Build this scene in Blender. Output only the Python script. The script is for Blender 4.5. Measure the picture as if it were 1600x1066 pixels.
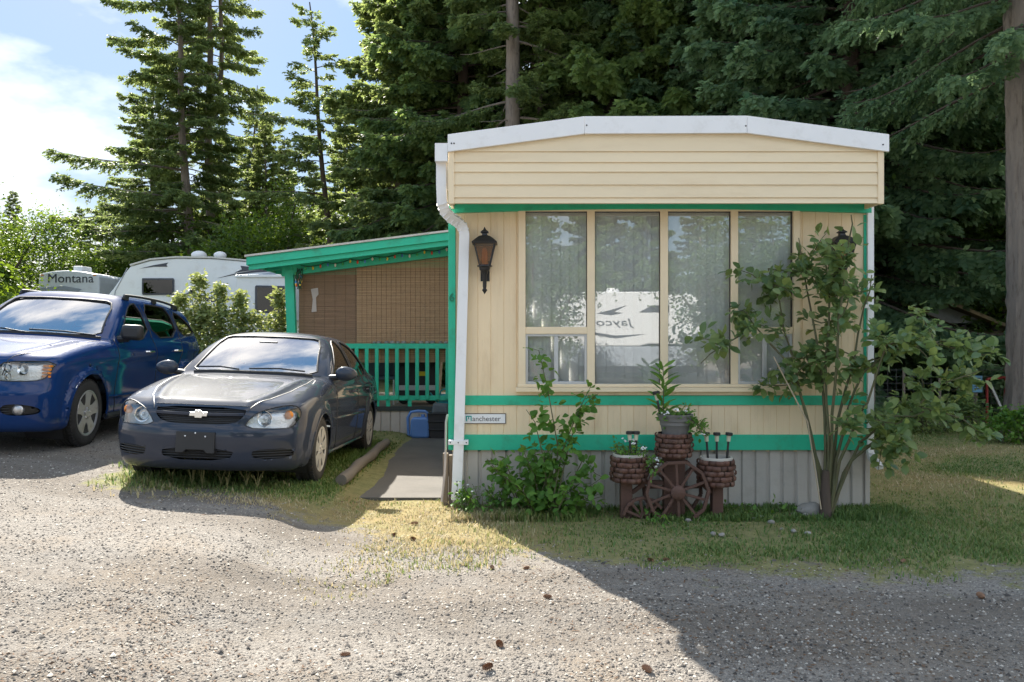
import bpy, bmesh, math, random
import numpy as np
from mathutils import Vector, Matrix, Euler
for o in list(bpy.data.objects): bpy.data.objects.remove(o, do_unlink=True)
scn = bpy.context.scene
COL = scn.collection
rng = np.random.default_rng(7)
random.seed(7)
R = math.radians
# ---------------------------------------------------------------- camera
F_PX = 1300.0                      # focal length in pixels of the 1600 px wide photograph
cam_d = bpy.data.cameras.new('camera'); cam = bpy.data.objects.new('camera', cam_d); COL.objects.link(cam)
cam.location = (0, 0, 1.5); cam.rotation_euler = (R(90), 0, 0)
cam_d.sensor_width = 36; cam_d.lens = 36 * F_PX / 1600; cam_d.shift_y = -3 / 1600
cam_d.clip_start = .05; cam_d.clip_end = 2000
scn.camera = cam
# ---------------------------------------------------------------- sky and sun
SUN_EL = R(38); SUN_DIR = Vector((-.43, .90, 0)).normalized()      # towards the sun, in plan
SUN_AZ = math.atan2(SUN_DIR.x, SUN_DIR.y)
w = bpy.data.worlds.new('World'); scn.world = w; w.use_nodes = True
nt = w.node_tree; bg = nt.nodes['Background']; bg.inputs['Strength'].default_value = .15
sky = nt.nodes.new('ShaderNodeTexSky'); sky.sky_type = 'NISHITA'; sky.sun_disc = False
sky.sun_elevation = SUN_EL; sky.sun_rotation = SUN_AZ; sky.altitude = 100; sky.air_density = 1.0; sky.dust_density = .3; sky.ozone_density = 2.0
# thin high cloud: a noise veil over the clear sky
tc = nt.nodes.new('ShaderNodeTexCoord')
mp = nt.nodes.new('ShaderNodeMapping'); mp.inputs['Scale'].default_value = (1.2, 1.2, 2.6); mp.inputs['Location'].default_value = (1.77, .61, .46)
nz = nt.nodes.new('ShaderNodeTexNoise'); nz.inputs['Scale'].default_value = 1.7; nz.inputs['Detail'].default_value = 7; nz.inputs['Roughness'].default_value = .55
rp = nt.nodes.new('ShaderNodeValToRGB'); rp.color_ramp.elements[0].position = .43; rp.color_ramp.elements[1].position = .60
rp.color_ramp.elements[0].color = (0, 0, 0, 1); rp.color_ramp.elements[1].color = (.92, .92, .92, 1)
mx = nt.nodes.new('ShaderNodeMix'); mx.data_type = 'RGBA'; mx.inputs['B'].default_value = (1.9, 1.83, 1.78, 1)
nt.links.new(tc.outputs['Generated'], mp.inputs['Vector']); nt.links.new(mp.outputs[0], nz.inputs['Vector']); nt.links.new(nz.outputs['Fac'], rp.inputs['Fac'])
gm_ = nt.nodes.new('ShaderNodeGamma'); gm_.inputs['Gamma'].default_value = .12      # compress the whole sky evenly, as the photograph's tone mapping does
hs_ = nt.nodes.new('ShaderNodeHueSaturation'); hs_.inputs['Saturation'].default_value = 6.2; hs_.inputs['Value'].default_value = .74
nt.links.new(sky.outputs[0], gm_.inputs[0]); nt.links.new(gm_.outputs[0], hs_.inputs['Color'])
nt.links.new(rp.outputs['Color'], mx.inputs['Factor']); mu_ = nt.nodes.new('ShaderNodeMix'); mu_.data_type = 'RGBA'; mu_.blend_type = 'MULTIPLY'; mu_.inputs['Factor'].default_value = 1; mu_.inputs['B'].default_value = (1.0, .98, 1.02, 1); nt.links.new(hs_.outputs[0], mu_.inputs['A']); nt.links.new(mu_.outputs['Result'], mx.inputs['A']); nt.links.new(mx.outputs['Result'], bg.inputs['Color'])
sd = bpy.data.lights.new('sun', 'SUN'); sun = bpy.data.objects.new('sun', sd); COL.objects.link(sun)
sd.energy = 2.0; sd.angle = R(.53); sd.color = (1, .94, .84)
src = Vector((SUN_DIR.x * math.cos(SUN_EL), SUN_DIR.y * math.cos(SUN_EL), math.sin(SUN_EL)))
sun.rotation_euler = src.to_track_quat('Z', 'Y').to_euler(); sun.location = src * 60
scn.view_settings.view_transform = 'Standard'; scn.view_settings.look = 'None'; scn.view_settings.gamma = 1
scn.view_settings.exposure = 2.88
# ---------------------------------------------------------------- helpers
def px(x, y, Y):
    'photo pixel to a point at depth Y'
    return Vector(((x - 800) / F_PX * Y, Y, 1.5 - (y - 530) / F_PX * Y))
def pxg(x, y, z=0.0):
    'photo pixel on the ground at height z'
    Y = (1.5 - z) * F_PX / (y - 530)
    return Vector(((x - 800) / F_PX * Y, Y, z))
class MB:
    def __init__(s): s.v = []; s.f = []
    def add(s, vs, fs):
        b = len(s.v); s.v += [tuple(p) for p in vs]; s.f += [tuple(i + b for i in f) for f in fs]; return s
    def box(s, a, b, rot=None, c=None):
        'box between corners a and b, optionally rotated (Euler) about c'
        x0, y0, z0 = a; x1, y1, z1 = b
        vs = [Vector(p) for p in ((x0,y0,z0),(x1,y0,z0),(x1,y1,z0),(x0,y1,z0),(x0,y0,z1),(x1,y0,z1),(x1,y1,z1),(x0,y1,z1))]
        if rot is not None:
            m = Euler(rot).to_matrix(); cc = Vector(c) if c is not None else (vs[0] + vs[6]) / 2
            vs = [m @ (p - cc) + cc for p in vs]
        return s.add(vs, [(0,3,2,1),(4,5,6,7),(0,1,5,4),(1,2,6,5),(2,3,7,6),(3,0,4,7)])
    def prism(s, poly, axis, d0, d1):
        'extrude a 2D polygon along axis; (a,b) are the two other axes in xyz order'
        n = len(poly); vs = []
        for d in (d0, d1):
            for a, b in poly:
                vs.append({'x': (d, a, b), 'y': (a, d, b), 'z': (a, b, d)}[axis])
        fs = [tuple(range(n))[::-1], tuple(range(n, 2 * n))] + [(i, (i + 1) % n, n + (i + 1) % n, n + i) for i in range(n)]
        return s.add(vs, fs)
    def tube(s, pts, r, n=8, cap=True, sq=None):
        'sweep a circle (or a sq=(w,d) rectangle) along pts; r may be a list'
        pts = [Vector(p) for p in pts]; m = len(pts); vs = []; up = None
        for i, p in enumerate(pts):
            t = (pts[min(i + 1, m - 1)] - pts[max(i - 1, 0)]).normalized()
            if up is None:
                up = Vector((0, 1, 0)) if abs(t.y) < .8 else Vector((1, 0, 0))
            a = (up - t * up.dot(t)).normalized(); b = t.cross(a); up = a
            ri = r[i] if isinstance(r, (list, tuple)) else r
            if sq:
                for u, v in ((-1,-1),(1,-1),(1,1),(-1,1)): vs.append(p + b * u * sq[0] / 2 + a * v * sq[1] / 2)
            else:
                for k in range(n):
                    q = 2 * math.pi * k / n; vs.append(p + a * math.cos(q) * ri + b * math.sin(q) * ri)
        k = 4 if sq else n; fs = []
        for i in range(m - 1):
            for j in range(k):
                fs.append((i*k + j, i*k + (j+1) % k, (i+1)*k + (j+1) % k, (i+1)*k + j))
        if cap: fs += [tuple(range(k))[::-1], tuple(range((m-1)*k, m*k))]
        return s.add(vs, fs)
    def lathe(s, prof, n=24, c=(0,0,0), axis='z', a0=0.0):
        'revolve (r, h) profile round an axis through c'
        vs = []; c = Vector(c)
        for r, h in prof:
            for k in range(n):
                q = 2 * math.pi * k / n + a0; u, v = r * math.cos(q), r * math.sin(q)
                vs.append(c + Vector({'z': (u, v, h), 'y': (u, h, v), 'x': (h, u, v)}[axis]))
        fs = []
        for i in range(len(prof) - 1):
            for j in range(n):
                q = (i*n + j, i*n + (j+1) % n, (i+1)*n + (j+1) % n, (i+1)*n + j)
                fs.append(q if axis != 'y' else q[::-1])
        if prof[0][0] > 1e-5: fs.append(tuple(range(n))[::-1])
        if prof[-1][0] > 1e-5: fs.append(tuple(range((len(prof)-1)*n, len(prof)*n)))
        return s.add(vs, fs)
    def ball(s, c, r, n=10, m=7, sc=(1,1,1)):
        prof = [(max(1e-6, math.sin(math.pi*i/m)), -math.cos(math.pi*i/m)) for i in range(m+1)]
        b = MB().lathe(prof, n)
        return s.add([(c[0]+v[0]*r*sc[0], c[1]+v[1]*r*sc[1], c[2]+v[2]*r*sc[2]) for v in b.v], b.f)
    def mesh(s, name, smooth=False):
        me = bpy.data.meshes.new(name); me.from_pydata(s.v, [], s.f); me.update()
        bm = bmesh.new(); bm.from_mesh(me); bmesh.ops.recalc_face_normals(bm, faces=bm.faces); bm.to_mesh(me); bm.free()
        if smooth: shade(me)
        return me
    def build(s, name, m, parent=None, smooth=False, bevel=0, off=None):
        me = s.mesh(name, smooth)
        if off is not None:
            for v in me.vertices: v.co -= Vector(off)
        o = mobj(name, me, m, parent)
        if bevel:
            b = o.modifiers.new('bevel', 'BEVEL'); b.width = bevel; b.segments = 2; b.limit_method = 'ANGLE'
        return o
def shade(me, ang=40):
    me.polygons.foreach_set('use_smooth', [True] * len(me.polygons))
    try: me.set_sharp_from_angle(angle=R(ang))
    except Exception: pass
def mobj(name, me, m, parent=None):
    o = bpy.data.objects.new(name, me); COL.objects.link(o)
    if m is not None and len(me.materials) == 0: me.materials.append(m)
    if parent is not None: o.parent = parent
    return o
def npmesh(name, V, Fc, tint=None):
    'mesh from numpy arrays, faces all of one size'
    V = np.asarray(V, np.float32); Fc = np.asarray(Fc, np.int32); k = Fc.shape[1]
    me = bpy.data.meshes.new(name); me.vertices.add(len(V)); me.vertices.foreach_set('co', V.ravel())
    me.loops.add(Fc.size); me.loops.foreach_set('vertex_index', Fc.ravel())
    me.polygons.add(len(Fc)); me.polygons.foreach_set('loop_start', np.arange(0, Fc.size, k, dtype=np.int32))
    me.update(calc_edges=True)
    if tint is not None:
        a = me.attributes.new('tint', 'FLOAT', 'POINT'); a.data.foreach_set('value', np.asarray(tint, np.float32))
    return me
def tag(o, label=None, cat=None, group=None, kind=None):
    if label: o['label'] = label
    if cat: o['category'] = cat
    if group: o['group'] = group
    if kind: o['kind'] = kind
    return o
def thing(name, label, cat, loc=(0,0,0), rot=(0,0,0), group=None):
    o = bpy.data.objects.new(name, None); COL.objects.link(o); o.location = loc; o.rotation_euler = rot; o.empty_display_size = .1
    return tag(o, label, cat, group)
def kids(o): return [c for c in bpy.data.objects if c.parent == o]
def copy_tree(o, parent=None, loc=None, rot=None, scale=None, label=None):
    c = o.copy(); COL.objects.link(c); c.parent = parent
    if loc is not None: c.location = loc
    if rot is not None: c.rotation_euler = rot
    if scale is not None: c.scale = scale
    if label: c['label'] = label
    for k in KIDS.get(o.name, None) or kids(o): copy_tree(k, c)
    return c
KIDS = {}
def cr(ts, vals, t):
    'smooth monotone-ish interpolation (cubic hermite with finite slopes), vectorised'
    ts = np.asarray(ts, float); v = np.asarray(vals, float)
    d = np.diff(v) / np.diff(ts); m = np.zeros_like(v); m[1:-1] = np.where(d[:-1] * d[1:] > 0, 2 * d[:-1] * d[1:] / (d[:-1] + d[1:] + 1e-12), 0); m[0] = d[0]; m[-1] = d[-1]
    t = np.clip(t, ts[0], ts[-1]); i = np.clip(np.searchsorted(ts, t) - 1, 0, len(ts) - 2)
    h = ts[i+1] - ts[i]; s = (t - ts[i]) / h
    return (2*s**3-3*s**2+1)*v[i] + (s**3-2*s**2+s)*h*m[i] + (-2*s**3+3*s**2)*v[i+1] + (s**3-s**2)*h*m[i+1]
def snoise(x, y, seed=0, n=6):
    'cheap smooth 2D noise about -1..1 from sines'
    r = np.random.default_rng(seed); o = 0; a = 1; tot = 0
    for k in range(n):
        th = r.uniform(0, 6.28); f = .6 * 1.7 ** k; ph = r.uniform(0, 6.28, 2)
        u = x*math.cos(th) + y*math.sin(th); v = -x*math.sin(th) + y*math.cos(th)
        o = o + a * np.sin(f*u + ph[0] + 1.3*np.sin(f*.7*v + ph[1])) * np.cos(f*.8*v + ph[1]); tot += a; a *= .72
    return o / tot * 1.6
# ---------------------------------------------------------------- materials
def newmat(name):
    m = bpy.data.materials.new(name); m.use_nodes = True; t = m.node_tree
    return m, t, t.nodes['Principled BSDF'], lambda k: t.nodes.new(k), t.links.new
def pm(name, col, rough=.6, metal=0, var=.18, scale=6, bump=0, bscale=60, coat=0, spec=.5, dirt=None, dscale=3, stretch=None, piece=.0):
    'principled surface with two noises: tone variation and fine relief; dirt = second colour in soft patches'
    m, t, b, N, L = newmat(name)
    b.inputs['Roughness'].default_value = rough; b.inputs['Metallic'].default_value = metal
    b.inputs['Coat Weight'].default_value = coat; b.inputs['Coat Roughness'].default_value = .04; b.inputs['Specular IOR Level'].default_value = spec
    tc = N('ShaderNodeTexCoord'); vec = tc.outputs['Object']
    if stretch:
        mp = N('ShaderNodeMapping'); mp.inputs['Scale'].default_value = stretch; L(vec, mp.inputs['Vector']); vec = mp.outputs[0]
    n1 = N('ShaderNodeTexNoise'); n1.inputs['Scale'].default_value = scale; n1.inputs['Detail'].default_value = 6; n1.inputs['Roughness'].default_value = .65; L(vec, n1.inputs['Vector'])
    c = Vector(col)
    mx = N('ShaderNodeMix'); mx.data_type = 'RGBA'; mx.inputs['A'].default_value = (*(c * (1 - var)), 1); mx.inputs['B'].default_value = (*[min(1, k) for k in c * (1 + var)], 1); L(n1.outputs['Fac'], mx.inputs['Factor'])
    out = mx.outputs['Result']
    if dirt:
        n3 = N('ShaderNodeTexNoise'); n3.inputs['Scale'].default_value = dscale; n3.inputs['Detail'].default_value = 8; n3.inputs['Roughness'].default_value = .7; L(vec, n3.inputs['Vector'])
        rm = N('ShaderNodeMapRange'); rm.inputs['From Min'].default_value = .52; rm.inputs['From Max'].default_value = .75; L(n3.outputs['Fac'], rm.inputs['Value'])
        m2 = N('ShaderNodeMix'); m2.data_type = 'RGBA'; m2.inputs['B'].default_value = (*dirt, 1); L(rm.outputs[0], m2.inputs['Factor']); L(out, m2.inputs['A']); out = m2.outputs['Result']
    if piece:
        oi = N('ShaderNodeObjectInfo'); mr = N('ShaderNodeMapRange'); mr.inputs['To Min'].default_value = 1 - piece; mr.inputs['To Max'].default_value = 1 + piece; L(oi.outputs['Random'], mr.inputs['Value'])
        hs = N('ShaderNodeHueSaturation'); L(mr.outputs[0], hs.inputs['Value']); L(out, hs.inputs['Color']); out = hs.outputs['Color']
    L(out, b.inputs['Base Color'])
    if bump:
        n2 = N('ShaderNodeTexNoise'); n2.inputs['Scale'].default_value = bscale; n2.inputs['Detail'].default_value = 4; L(vec, n2.inputs['Vector'])
        bp = N('ShaderNodeBump'); bp.inputs['Strength'].default_value = bump; bp.inputs['Distance'].default_value = .01; L(n2.outputs['Fac'], bp.inputs['Height']); L(bp.outputs[0], b.inputs['Normal'])
    return m
def leafmat(name, c1, c2, trans=.35, rough=.5, spec=.3, tcol=None):
    'foliage: colour runs c1..c2 by the per-vertex tint and the object; light passes through'
    m, t, b, N, L = newmat(name)
    at = N('ShaderNodeAttribute'); at.attribute_name = 'tint'
    oi = N('ShaderNodeObjectInfo'); ad = N('ShaderNodeMath'); ad.operation = 'MULTIPLY_ADD'; ad.inputs[1].default_value = .35; L(oi.outputs['Random'], ad.inputs[0]); L(at.outputs['Fac'], ad.inputs[2])
    mx = N('ShaderNodeMix'); mx.data_type = 'RGBA'; mx.inputs['A'].default_value = (*c1, 1); mx.inputs['B'].default_value = (*c2, 1); L(ad.outputs[0], mx.inputs['Factor'])
    b.inputs['Roughness'].default_value = rough; b.inputs['Specular IOR Level'].default_value = spec
    L(mx.outputs['Result'], b.inputs['Base Color'])
    tr = N('ShaderNodeBsdfTranslucent'); hs = N('ShaderNodeHueSaturation'); hs.inputs['Hue'].default_value = .47; hs.inputs['Saturation'].default_value = 1.1; hs.inputs['Value'].default_value = 1.7
    L(mx.outputs['Result'], hs.inputs['Color']); L(hs.outputs[0], tr.inputs['Color'])
    ms = N('ShaderNodeMixShader'); ms.inputs[0].default_value = trans; L(b.outputs[0], ms.inputs[1]); L(tr.outputs[0], ms.inputs[2])
    L(ms.outputs[0], t.nodes['Material Output'].inputs['Surface'])
    return m
def glassmat(name, tint=(.8,.85,.85), refl=.12, rough=.0):
    'window pane: clear or tinted, with a mirror reflection that grows at grazing angles'
    m, t, b, N, L = newmat(name); t.nodes.remove(b)
    tr = N('ShaderNodeBsdfTransparent'); tr.inputs[0].default_value = (*tint, 1)
    gl = N('ShaderNodeBsdfGlossy'); gl.inputs['Roughness'].default_value = rough; gl.inputs['Color'].default_value = (1, 1, 1, 1)
    fr = N('ShaderNodeFresnel'); fr.inputs['IOR'].default_value = 1.5
    ad = N('ShaderNodeMath'); ad.operation = 'ADD'; ad.inputs[1].default_value = refl; ad.use_clamp = True; L(fr.outputs[0], ad.inputs[0])
    ms = N('ShaderNodeMixShader'); L(ad.outputs[0], ms.inputs[0]); L(tr.outputs[0], ms.inputs[1]); L(gl.outputs[0], ms.inputs[2])
    L(ms.outputs[0], t.nodes['Material Output'].inputs['Surface'])
    return m
M = {}
M['cream'] = pm('cream_siding', (.82, .65, .43), .55, var=.09, scale=2.5, bump=.15, bscale=90, dirt=(.66,.49,.30), dscale=2.2, stretch=(2.2,2.2,.45), piece=.035)
M['cream_trim'] = pm('cream_trim', (.82, .67, .46), .5, var=.08, scale=5, bump=.1)
M['cream_lap'] = pm('cream_lap', (.80, .66, .45), .5, var=.07, scale=3, bump=.08, dirt=(.72,.57,.37), dscale=2.2, piece=.02, stretch=(.4,1,2))
M['green'] = pm('green_paint', (.018, .47, .28), .45, var=.10, scale=8, bump=.2, bscale=120, dirt=(.03,.28,.16), dscale=4)
M['green_sun'] = M['green']
M['white'] = pm('white_metal', (.82, .82, .83), .4, var=.05, scale=3, bump=.05, dirt=(.70,.69,.68), dscale=5)
M['skirt'] = pm('grey_skirting', (.47, .43, .385), .6, var=.14, scale=3, bump=.15, dirt=(.38,.345,.305), dscale=4, piece=.06)
M['black'] = pm('black_iron', (.016, .016, .018), .45, var=.2, bump=.1)
M['blackplastic'] = pm('black_plastic', (.02, .02, .022), .55, var=.15, bump=.05, bscale=200)
M['dark'] = pm('dark_interior', (.03, .028, .026), .8)
M['room'] = pm('room_wall', (.16, .15, .14), .8)
M['amber'] = pm('amber_glass', (.75, .36, .06), .25, var=.25, scale=20)
M['blind'] = pm('blind_fabric', (.86, .86, .84), .7, var=.06, scale=3, piece=.05)
M['alu'] = pm('aluminium', (.55, .56, .58), .4, metal=.6, var=.06)
M['glass'] = glassmat('window_glass', (.94, .95, .95), .085)
M['wood_dark'] = pm('stained_wood', (.10, .05, .036), .7, var=.4, scale=4, bump=.4, bscale=40, stretch=(1,1,6))
M['wood'] = pm('weathered_wood', (.20, .16, .12), .8, var=.3, scale=5, bump=.4, bscale=40)
M['log'] = pm('log_timber', (.15, .13, .11), .75, var=.3, scale=5, bump=.4, bscale=30, stretch=(6,.6,6))
M['weave'] = pm('brown_resin_weave', (.10, .044, .03), .65, var=.35, scale=14, bump=.4, bscale=70, piece=.3, dirt=(.20,.13,.10), dscale=12)
M['pot_grey'] = pm('grey_pot', (.17, .165, .165), .55, var=.12, scale=6)
M['liner'] = pm('pot_liner', (.50, .47, .42), .6, var=.1)
M['soil'] = pm('soil', (.035, .025, .018), .95, bump=.6, bscale=80)
M['concrete'] = pm('path_concrete', (.105, .096, .083), .9, var=.22, scale=2.5, bump=.5, bscale=150, dirt=(.07,.065,.055), dscale=1.5)
M['stone'] = pm('pale_stone', (.27, .25, .225), .85, var=.25, scale=8, bump=.5, bscale=40, piece=.2)
M['bamboo'] = pm('bamboo_slat', (.46, .30, .16), .7, var=.5, scale=3, bump=.3, bscale=50, stretch=(.5,1,14), dirt=(.28,.17,.09), dscale=2)
M['bark'] = pm('grey_bark', (.22, .18, .15), .9, var=.35, scale=3, bump=1.0, bscale=9, stretch=(4,4,.7), dirt=(.07,.05,.04), dscale=4)
M['bark_dark'] = pm('brown_bark', (.085, .062, .048), .9, var=.35, scale=3, bump=.8, bscale=12, stretch=(3,3,.6))
M['stem'] = pm('green_brown_stem', (.10, .10, .045), .7, var=.4, scale=5, dirt=(.11,.06,.04), dscale=6)
M['fir'] = leafmat('fir_needles', (.070, .118, .046), (.175, .235, .085), .58)
M['spruce'] = leafmat('spruce_needles', (.070, .138, .078), (.175, .265, .130), .58)
M['cedar'] = leafmat('cedar_sprays', (.068, .130, .054), (.180, .260, .085), .58)
M['broad'] = leafmat('broad_leaves', (.030, .070, .012), (.11, .19, .03), .42)
M['rose'] = leafmat('rose_leaves', (.085, .17, .075), (.20, .27, .09), .45, rough=.38, spec=.5)
M['shrub'] = leafmat('shrub_leaves', (.06, .15, .028), (.13, .26, .05), .40)
M['varieg'] = leafmat('bramble_leaves', (.05, .095, .02), (.22, .27, .10), .40)
M['rubber'] = pm('tyre_rubber', (.022, .021, .021), .8, var=.25, scale=20, bump=.2, bscale=120, dirt=(.05,.045,.04), dscale=6)
M['chrome'] = pm('bright_metal', (.75, .75, .76), .18, metal=1, var=.03)
M['rim'] = pm('alloy_rim', (.50, .50, .51), .33, metal=.75, var=.06, dirt=(.28,.25,.22), dscale=9)
M['hubcap'] = pm('hubcap_silver', (.56, .54, .50), .42, metal=.35, var=.06, dirt=(.32,.27,.2), dscale=8)
M['cone'] = pm('cone_scales', (.24, .13, .075), .8, var=.3, scale=40)
M['straw'] = pm('straw', (.34, .30, .13), .7, var=.25, scale=30)
# ================================================================= ground
def bsm(a, b, t): t = np.clip((t - a) / (b - a), 0, 1); return t * t * (3 - 2 * t)
def G(x, y):
    'ground height'
    x = np.asarray(x, float); y = np.asarray(y, float)
    A = cr([-40, -9, -6.3, -4.6, -3.5, -1.84, -1.55, -1.2, 0], [.75, .56, .45, .365, .235, .15, .06, 0, 0], x)
    near = .55 + .45 * bsm(3.0, 6.4, y)
    mid = 1 - .45 * bsm(7.4, 11.0, y) * bsm(-4.3, -3.4, x)
    z = A * near * mid
    z = z + .10 * bsm(12, 26, y) * bsm(4, 9, x) - .05 * bsm(5.2, 3.2, y)
    for c, a, w_ in ((3.55, .10, .22), (4.35, .06, .20), (5.0, .02, .16)): z = z - .014 * np.exp(-((y - c - a*x)/w_)**2) + .010 * np.exp(-((y - c - .33 - a*x)/.16)**2)
    return z
def Gz(x, y): return float(G(x, y))
def grass_amount(x, y):
    'share of the ground that is turf rather than gravel, before the ragged edge noise'
    edge = cr([-20, -3.7, -2.2, -1.2, 0, 1.5, 4, 8, 20], [7.6, 7.3, 6.9, 6.45, 5.8, 5.45, 5.2, 4.9, 4.8], x)
    g = bsm(-1.1, 1.0, y - edge)
    park = bsm(-3.55, -3.95, x) * bsm(16.5, 14.5, y)          # gravel where the SUV stands
    g = g * (1 - park)
    return g
def axis(lo, hi, dlo, dhi, step):
    a = list(np.arange(dlo, dhi + 1e-6, step)); s = step; p = dlo
    while p > lo: s *= 1.22; p -= s; a.insert(0, p)
    s = step; p = dhi
    while p < hi: s *= 1.22; p += s; a.append(p)
    return np.array(a)
gx = axis(-600, 600, -9, 10, .085); gy = axis(-120, 900, 1.6, 15, .085)
XX, YY = np.meshgrid(gx, gy); nx, ny = len(gx), len(gy)
def nearw_f(x, y): return bsm(30, 14, np.hypot(x, y)) * (.010 * snoise(x * 2.2, y * 2.2, 3) + .003 * snoise(x * 6, y * 6, 5))
ZZ = G(XX, YY) + nearw_f(XX, YY)
idx = np.arange(nx * ny).reshape(ny, nx)
Fq = np.stack([idx[:-1,:-1], idx[:-1,1:], idx[1:,1:], idx[1:,:-1]], -1).reshape(-1, 4)
gme = npmesh('ground', np.stack([XX, YY, ZZ], -1).reshape(-1, 3), Fq)
ga = gme.attributes.new('grass', 'FLOAT', 'POINT'); ga.data.foreach_set('value', grass_amount(XX, YY).astype(np.float32).ravel())
def dry_amount(x, y):
    d = bsm(.9, -.3, x) * np.where(x > -1.6, bsm(8.4, 7.5, y), bsm(7.3, 6.7, y)) * .85
    d = np.maximum(d, .75 * bsm(.0, .6, snoise(x * .5, y * .5, 11)) * bsm(3.2, 4.2, x))
    return np.clip(d * .9 + .1, 0, 1)
da = gme.attributes.new('dry', 'FLOAT', 'POINT'); da.data.foreach_set('value', dry_amount(XX, YY).astype(np.float32).ravel())
forest = bsm(13.2, 15.5, YY) * bsm(2, 4, XX) + bsm(24, 28, YY) + bsm(4, -6, YY) * 0
fa = gme.attributes.new('duff', 'FLOAT', 'POINT'); fa.data.foreach_set('value', np.clip(forest, 0, 1).astype(np.float32).ravel())
gme.polygons.foreach_set('use_smooth', [True] * len(gme.polygons))
m, t, b, N, L = newmat('gravel_and_turf'); M['ground'] = m
tc = N('ShaderNodeTexCoord')
def noise(sc, det=6, ro=.6, vec=None):
    n = N('ShaderNodeTexNoise'); n.inputs['Scale'].default_value = sc; n.inputs['Detail'].default_value = det; n.inputs['Roughness'].default_value = ro; L(vec or tc.outputs['Object'], n.inputs['Vector']); return n.outputs['Fac']
def ramp(v, a, b_, ca, cb):
    r = N('ShaderNodeValToRGB'); r.color_ramp.elements[0].position = a; r.color_ramp.elements[1].position = b_; r.color_ramp.elements[0].color = (*ca, 1); r.color_ramp.elements[1].color = (*cb, 1); L(v, r.inputs['Fac']); return r
def mixc(f, a, b_):
    x = N('ShaderNodeMix'); x.data_type = 'RGBA'
    for s, k in ((f, 'Factor'), (a, 'A'), (b_, 'B')):
        if hasattr(s, 'links') or hasattr(s, 'is_linked'): L(s, x.inputs[k])
        else: x.inputs[k].default_value = s if k == 'Factor' else (*s, 1)
    return x.outputs['Result']
def attr(nm):
    a = N('ShaderNodeAttribute'); a.attribute_name = nm; return a.outputs['Fac']
def math_(op, a, b_=None, clamp=False):
    x = N('ShaderNodeMath'); x.operation = op; x.use_clamp = clamp
    for i, s in enumerate((a, b_)):
        if s is None: continue
        if isinstance(s, (int, float)): x.inputs[i].default_value = s
        else: L(s, x.inputs[i])
    return x.outputs[0]
vo = N('ShaderNodeTexVoronoi'); vo.inputs['Scale'].default_value = 85; vo.inputs['Randomness'].default_value = 1; L(tc.outputs['Object'], vo.inputs['Vector'])
vo2 = N('ShaderNodeTexVoronoi'); vo2.inputs['Scale'].default_value = 190; L(tc.outputs['Object'], vo2.inputs['Vector'])
sep = N('ShaderNodeSeparateColor'); L(vo.outputs['Color'], sep.inputs[0])
sep2 = N('ShaderNodeSeparateColor'); L(vo2.outputs['Color'], sep2.inputs[0])
stone = ramp(sep.outputs[0], .0, 1., (.068, .062, .058), (.365, .33, .285)).outputs['Color']
stone2 = ramp(sep2.outputs[0], .0, 1., (.115, .105, .095), (.335, .305, .265)).outputs['Color']
mpg = N('ShaderNodeMapping'); mpg.inputs['Scale'].default_value = (.28, 1.5, 1); mpg.inputs['Rotation'].default_value = (0, 0, .12); L(tc.outputs['Object'], mpg.inputs['Vector'])
fines = ramp(noise(1.3, 8, .7), .3, .7, (.195, .17, .145), (.31, .275, .235)).outputs['Color']
pat = ramp(noise(1.1, 7, .68, mpg.outputs[0]), .40, .58, (0, 0, 0), (1, 1, 1)).outputs['Color']
gcol = mixc(pat, mixc(.55, stone, stone2), mixc(.5, stone2, fines))
brown = ramp(noise(.75, 7, .7), .50, .72, (0, 0, 0), (.75, .75, .75)).outputs['Color']
gcol = mixc(brown, gcol, (.23, .17, .11))
gcol = mixc(ramp(noise(.55, 7, .68, mpg.outputs[0]), .42, .58, (0, 0, 0), (.72, .72, .72)).outputs['Color'], gcol, (.12, .10, .08))
turf = ramp(noise(9, 7, .7), .3, .75, (.12, .14, .05), (.30, .27, .125)).outputs['Color']
dryc = ramp(noise(12, 7, .7), .25, .75, (.17, .115, .05), (.36, .27, .12)).outputs['Color']
tcol = mixc(math_('MULTIPLY', attr('dry'), ramp(noise(2.2, 6, .65), .3, .6, (.25, .25, .25), (1, 1, 1)).outputs['Color'], True), turf, dryc)
gn = math_('ADD', attr('grass'), math_('MULTIPLY', math_('SUBTRACT', noise(2.0, 8, .75), .5), 2.2))
gmask = ramp(gn, .42, .62, (0, 0, 0), (1, 1, 1)).outputs['Color']
col = mixc(gmask, gcol, tcol)
duff = ramp(noise(4, 8, .7), .3, .7, (.035, .025, .016), (.11, .08, .05)).outputs['Color']
col = mixc(math_('MULTIPLY', attr('duff'), ramp(noise(.9, 6, .6), .3, .55, (.3, .3, .3), (1, 1, 1)).outputs['Color'], True), col, duff)
L(col, b.inputs['Base Color']); b.inputs['Roughness'].default_value = .92; b.inputs['Specular IOR Level'].default_value = .2
h = math_('ADD', math_('MULTIPLY', vo.outputs['Distance'], -.8), math_('ADD', math_('MULTIPLY', vo2.outputs['Distance'], -.5), noise(30, 8, .7)))
bp = N('ShaderNodeBump'); bp.inputs['Strength'].default_value = .6; bp.inputs['Distance'].default_value = .012; L(h, bp.inputs['Height']); L(bp.outputs[0], b.inputs['Normal'])
tag(mobj('ground', gme, m), kind='structure')
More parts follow.
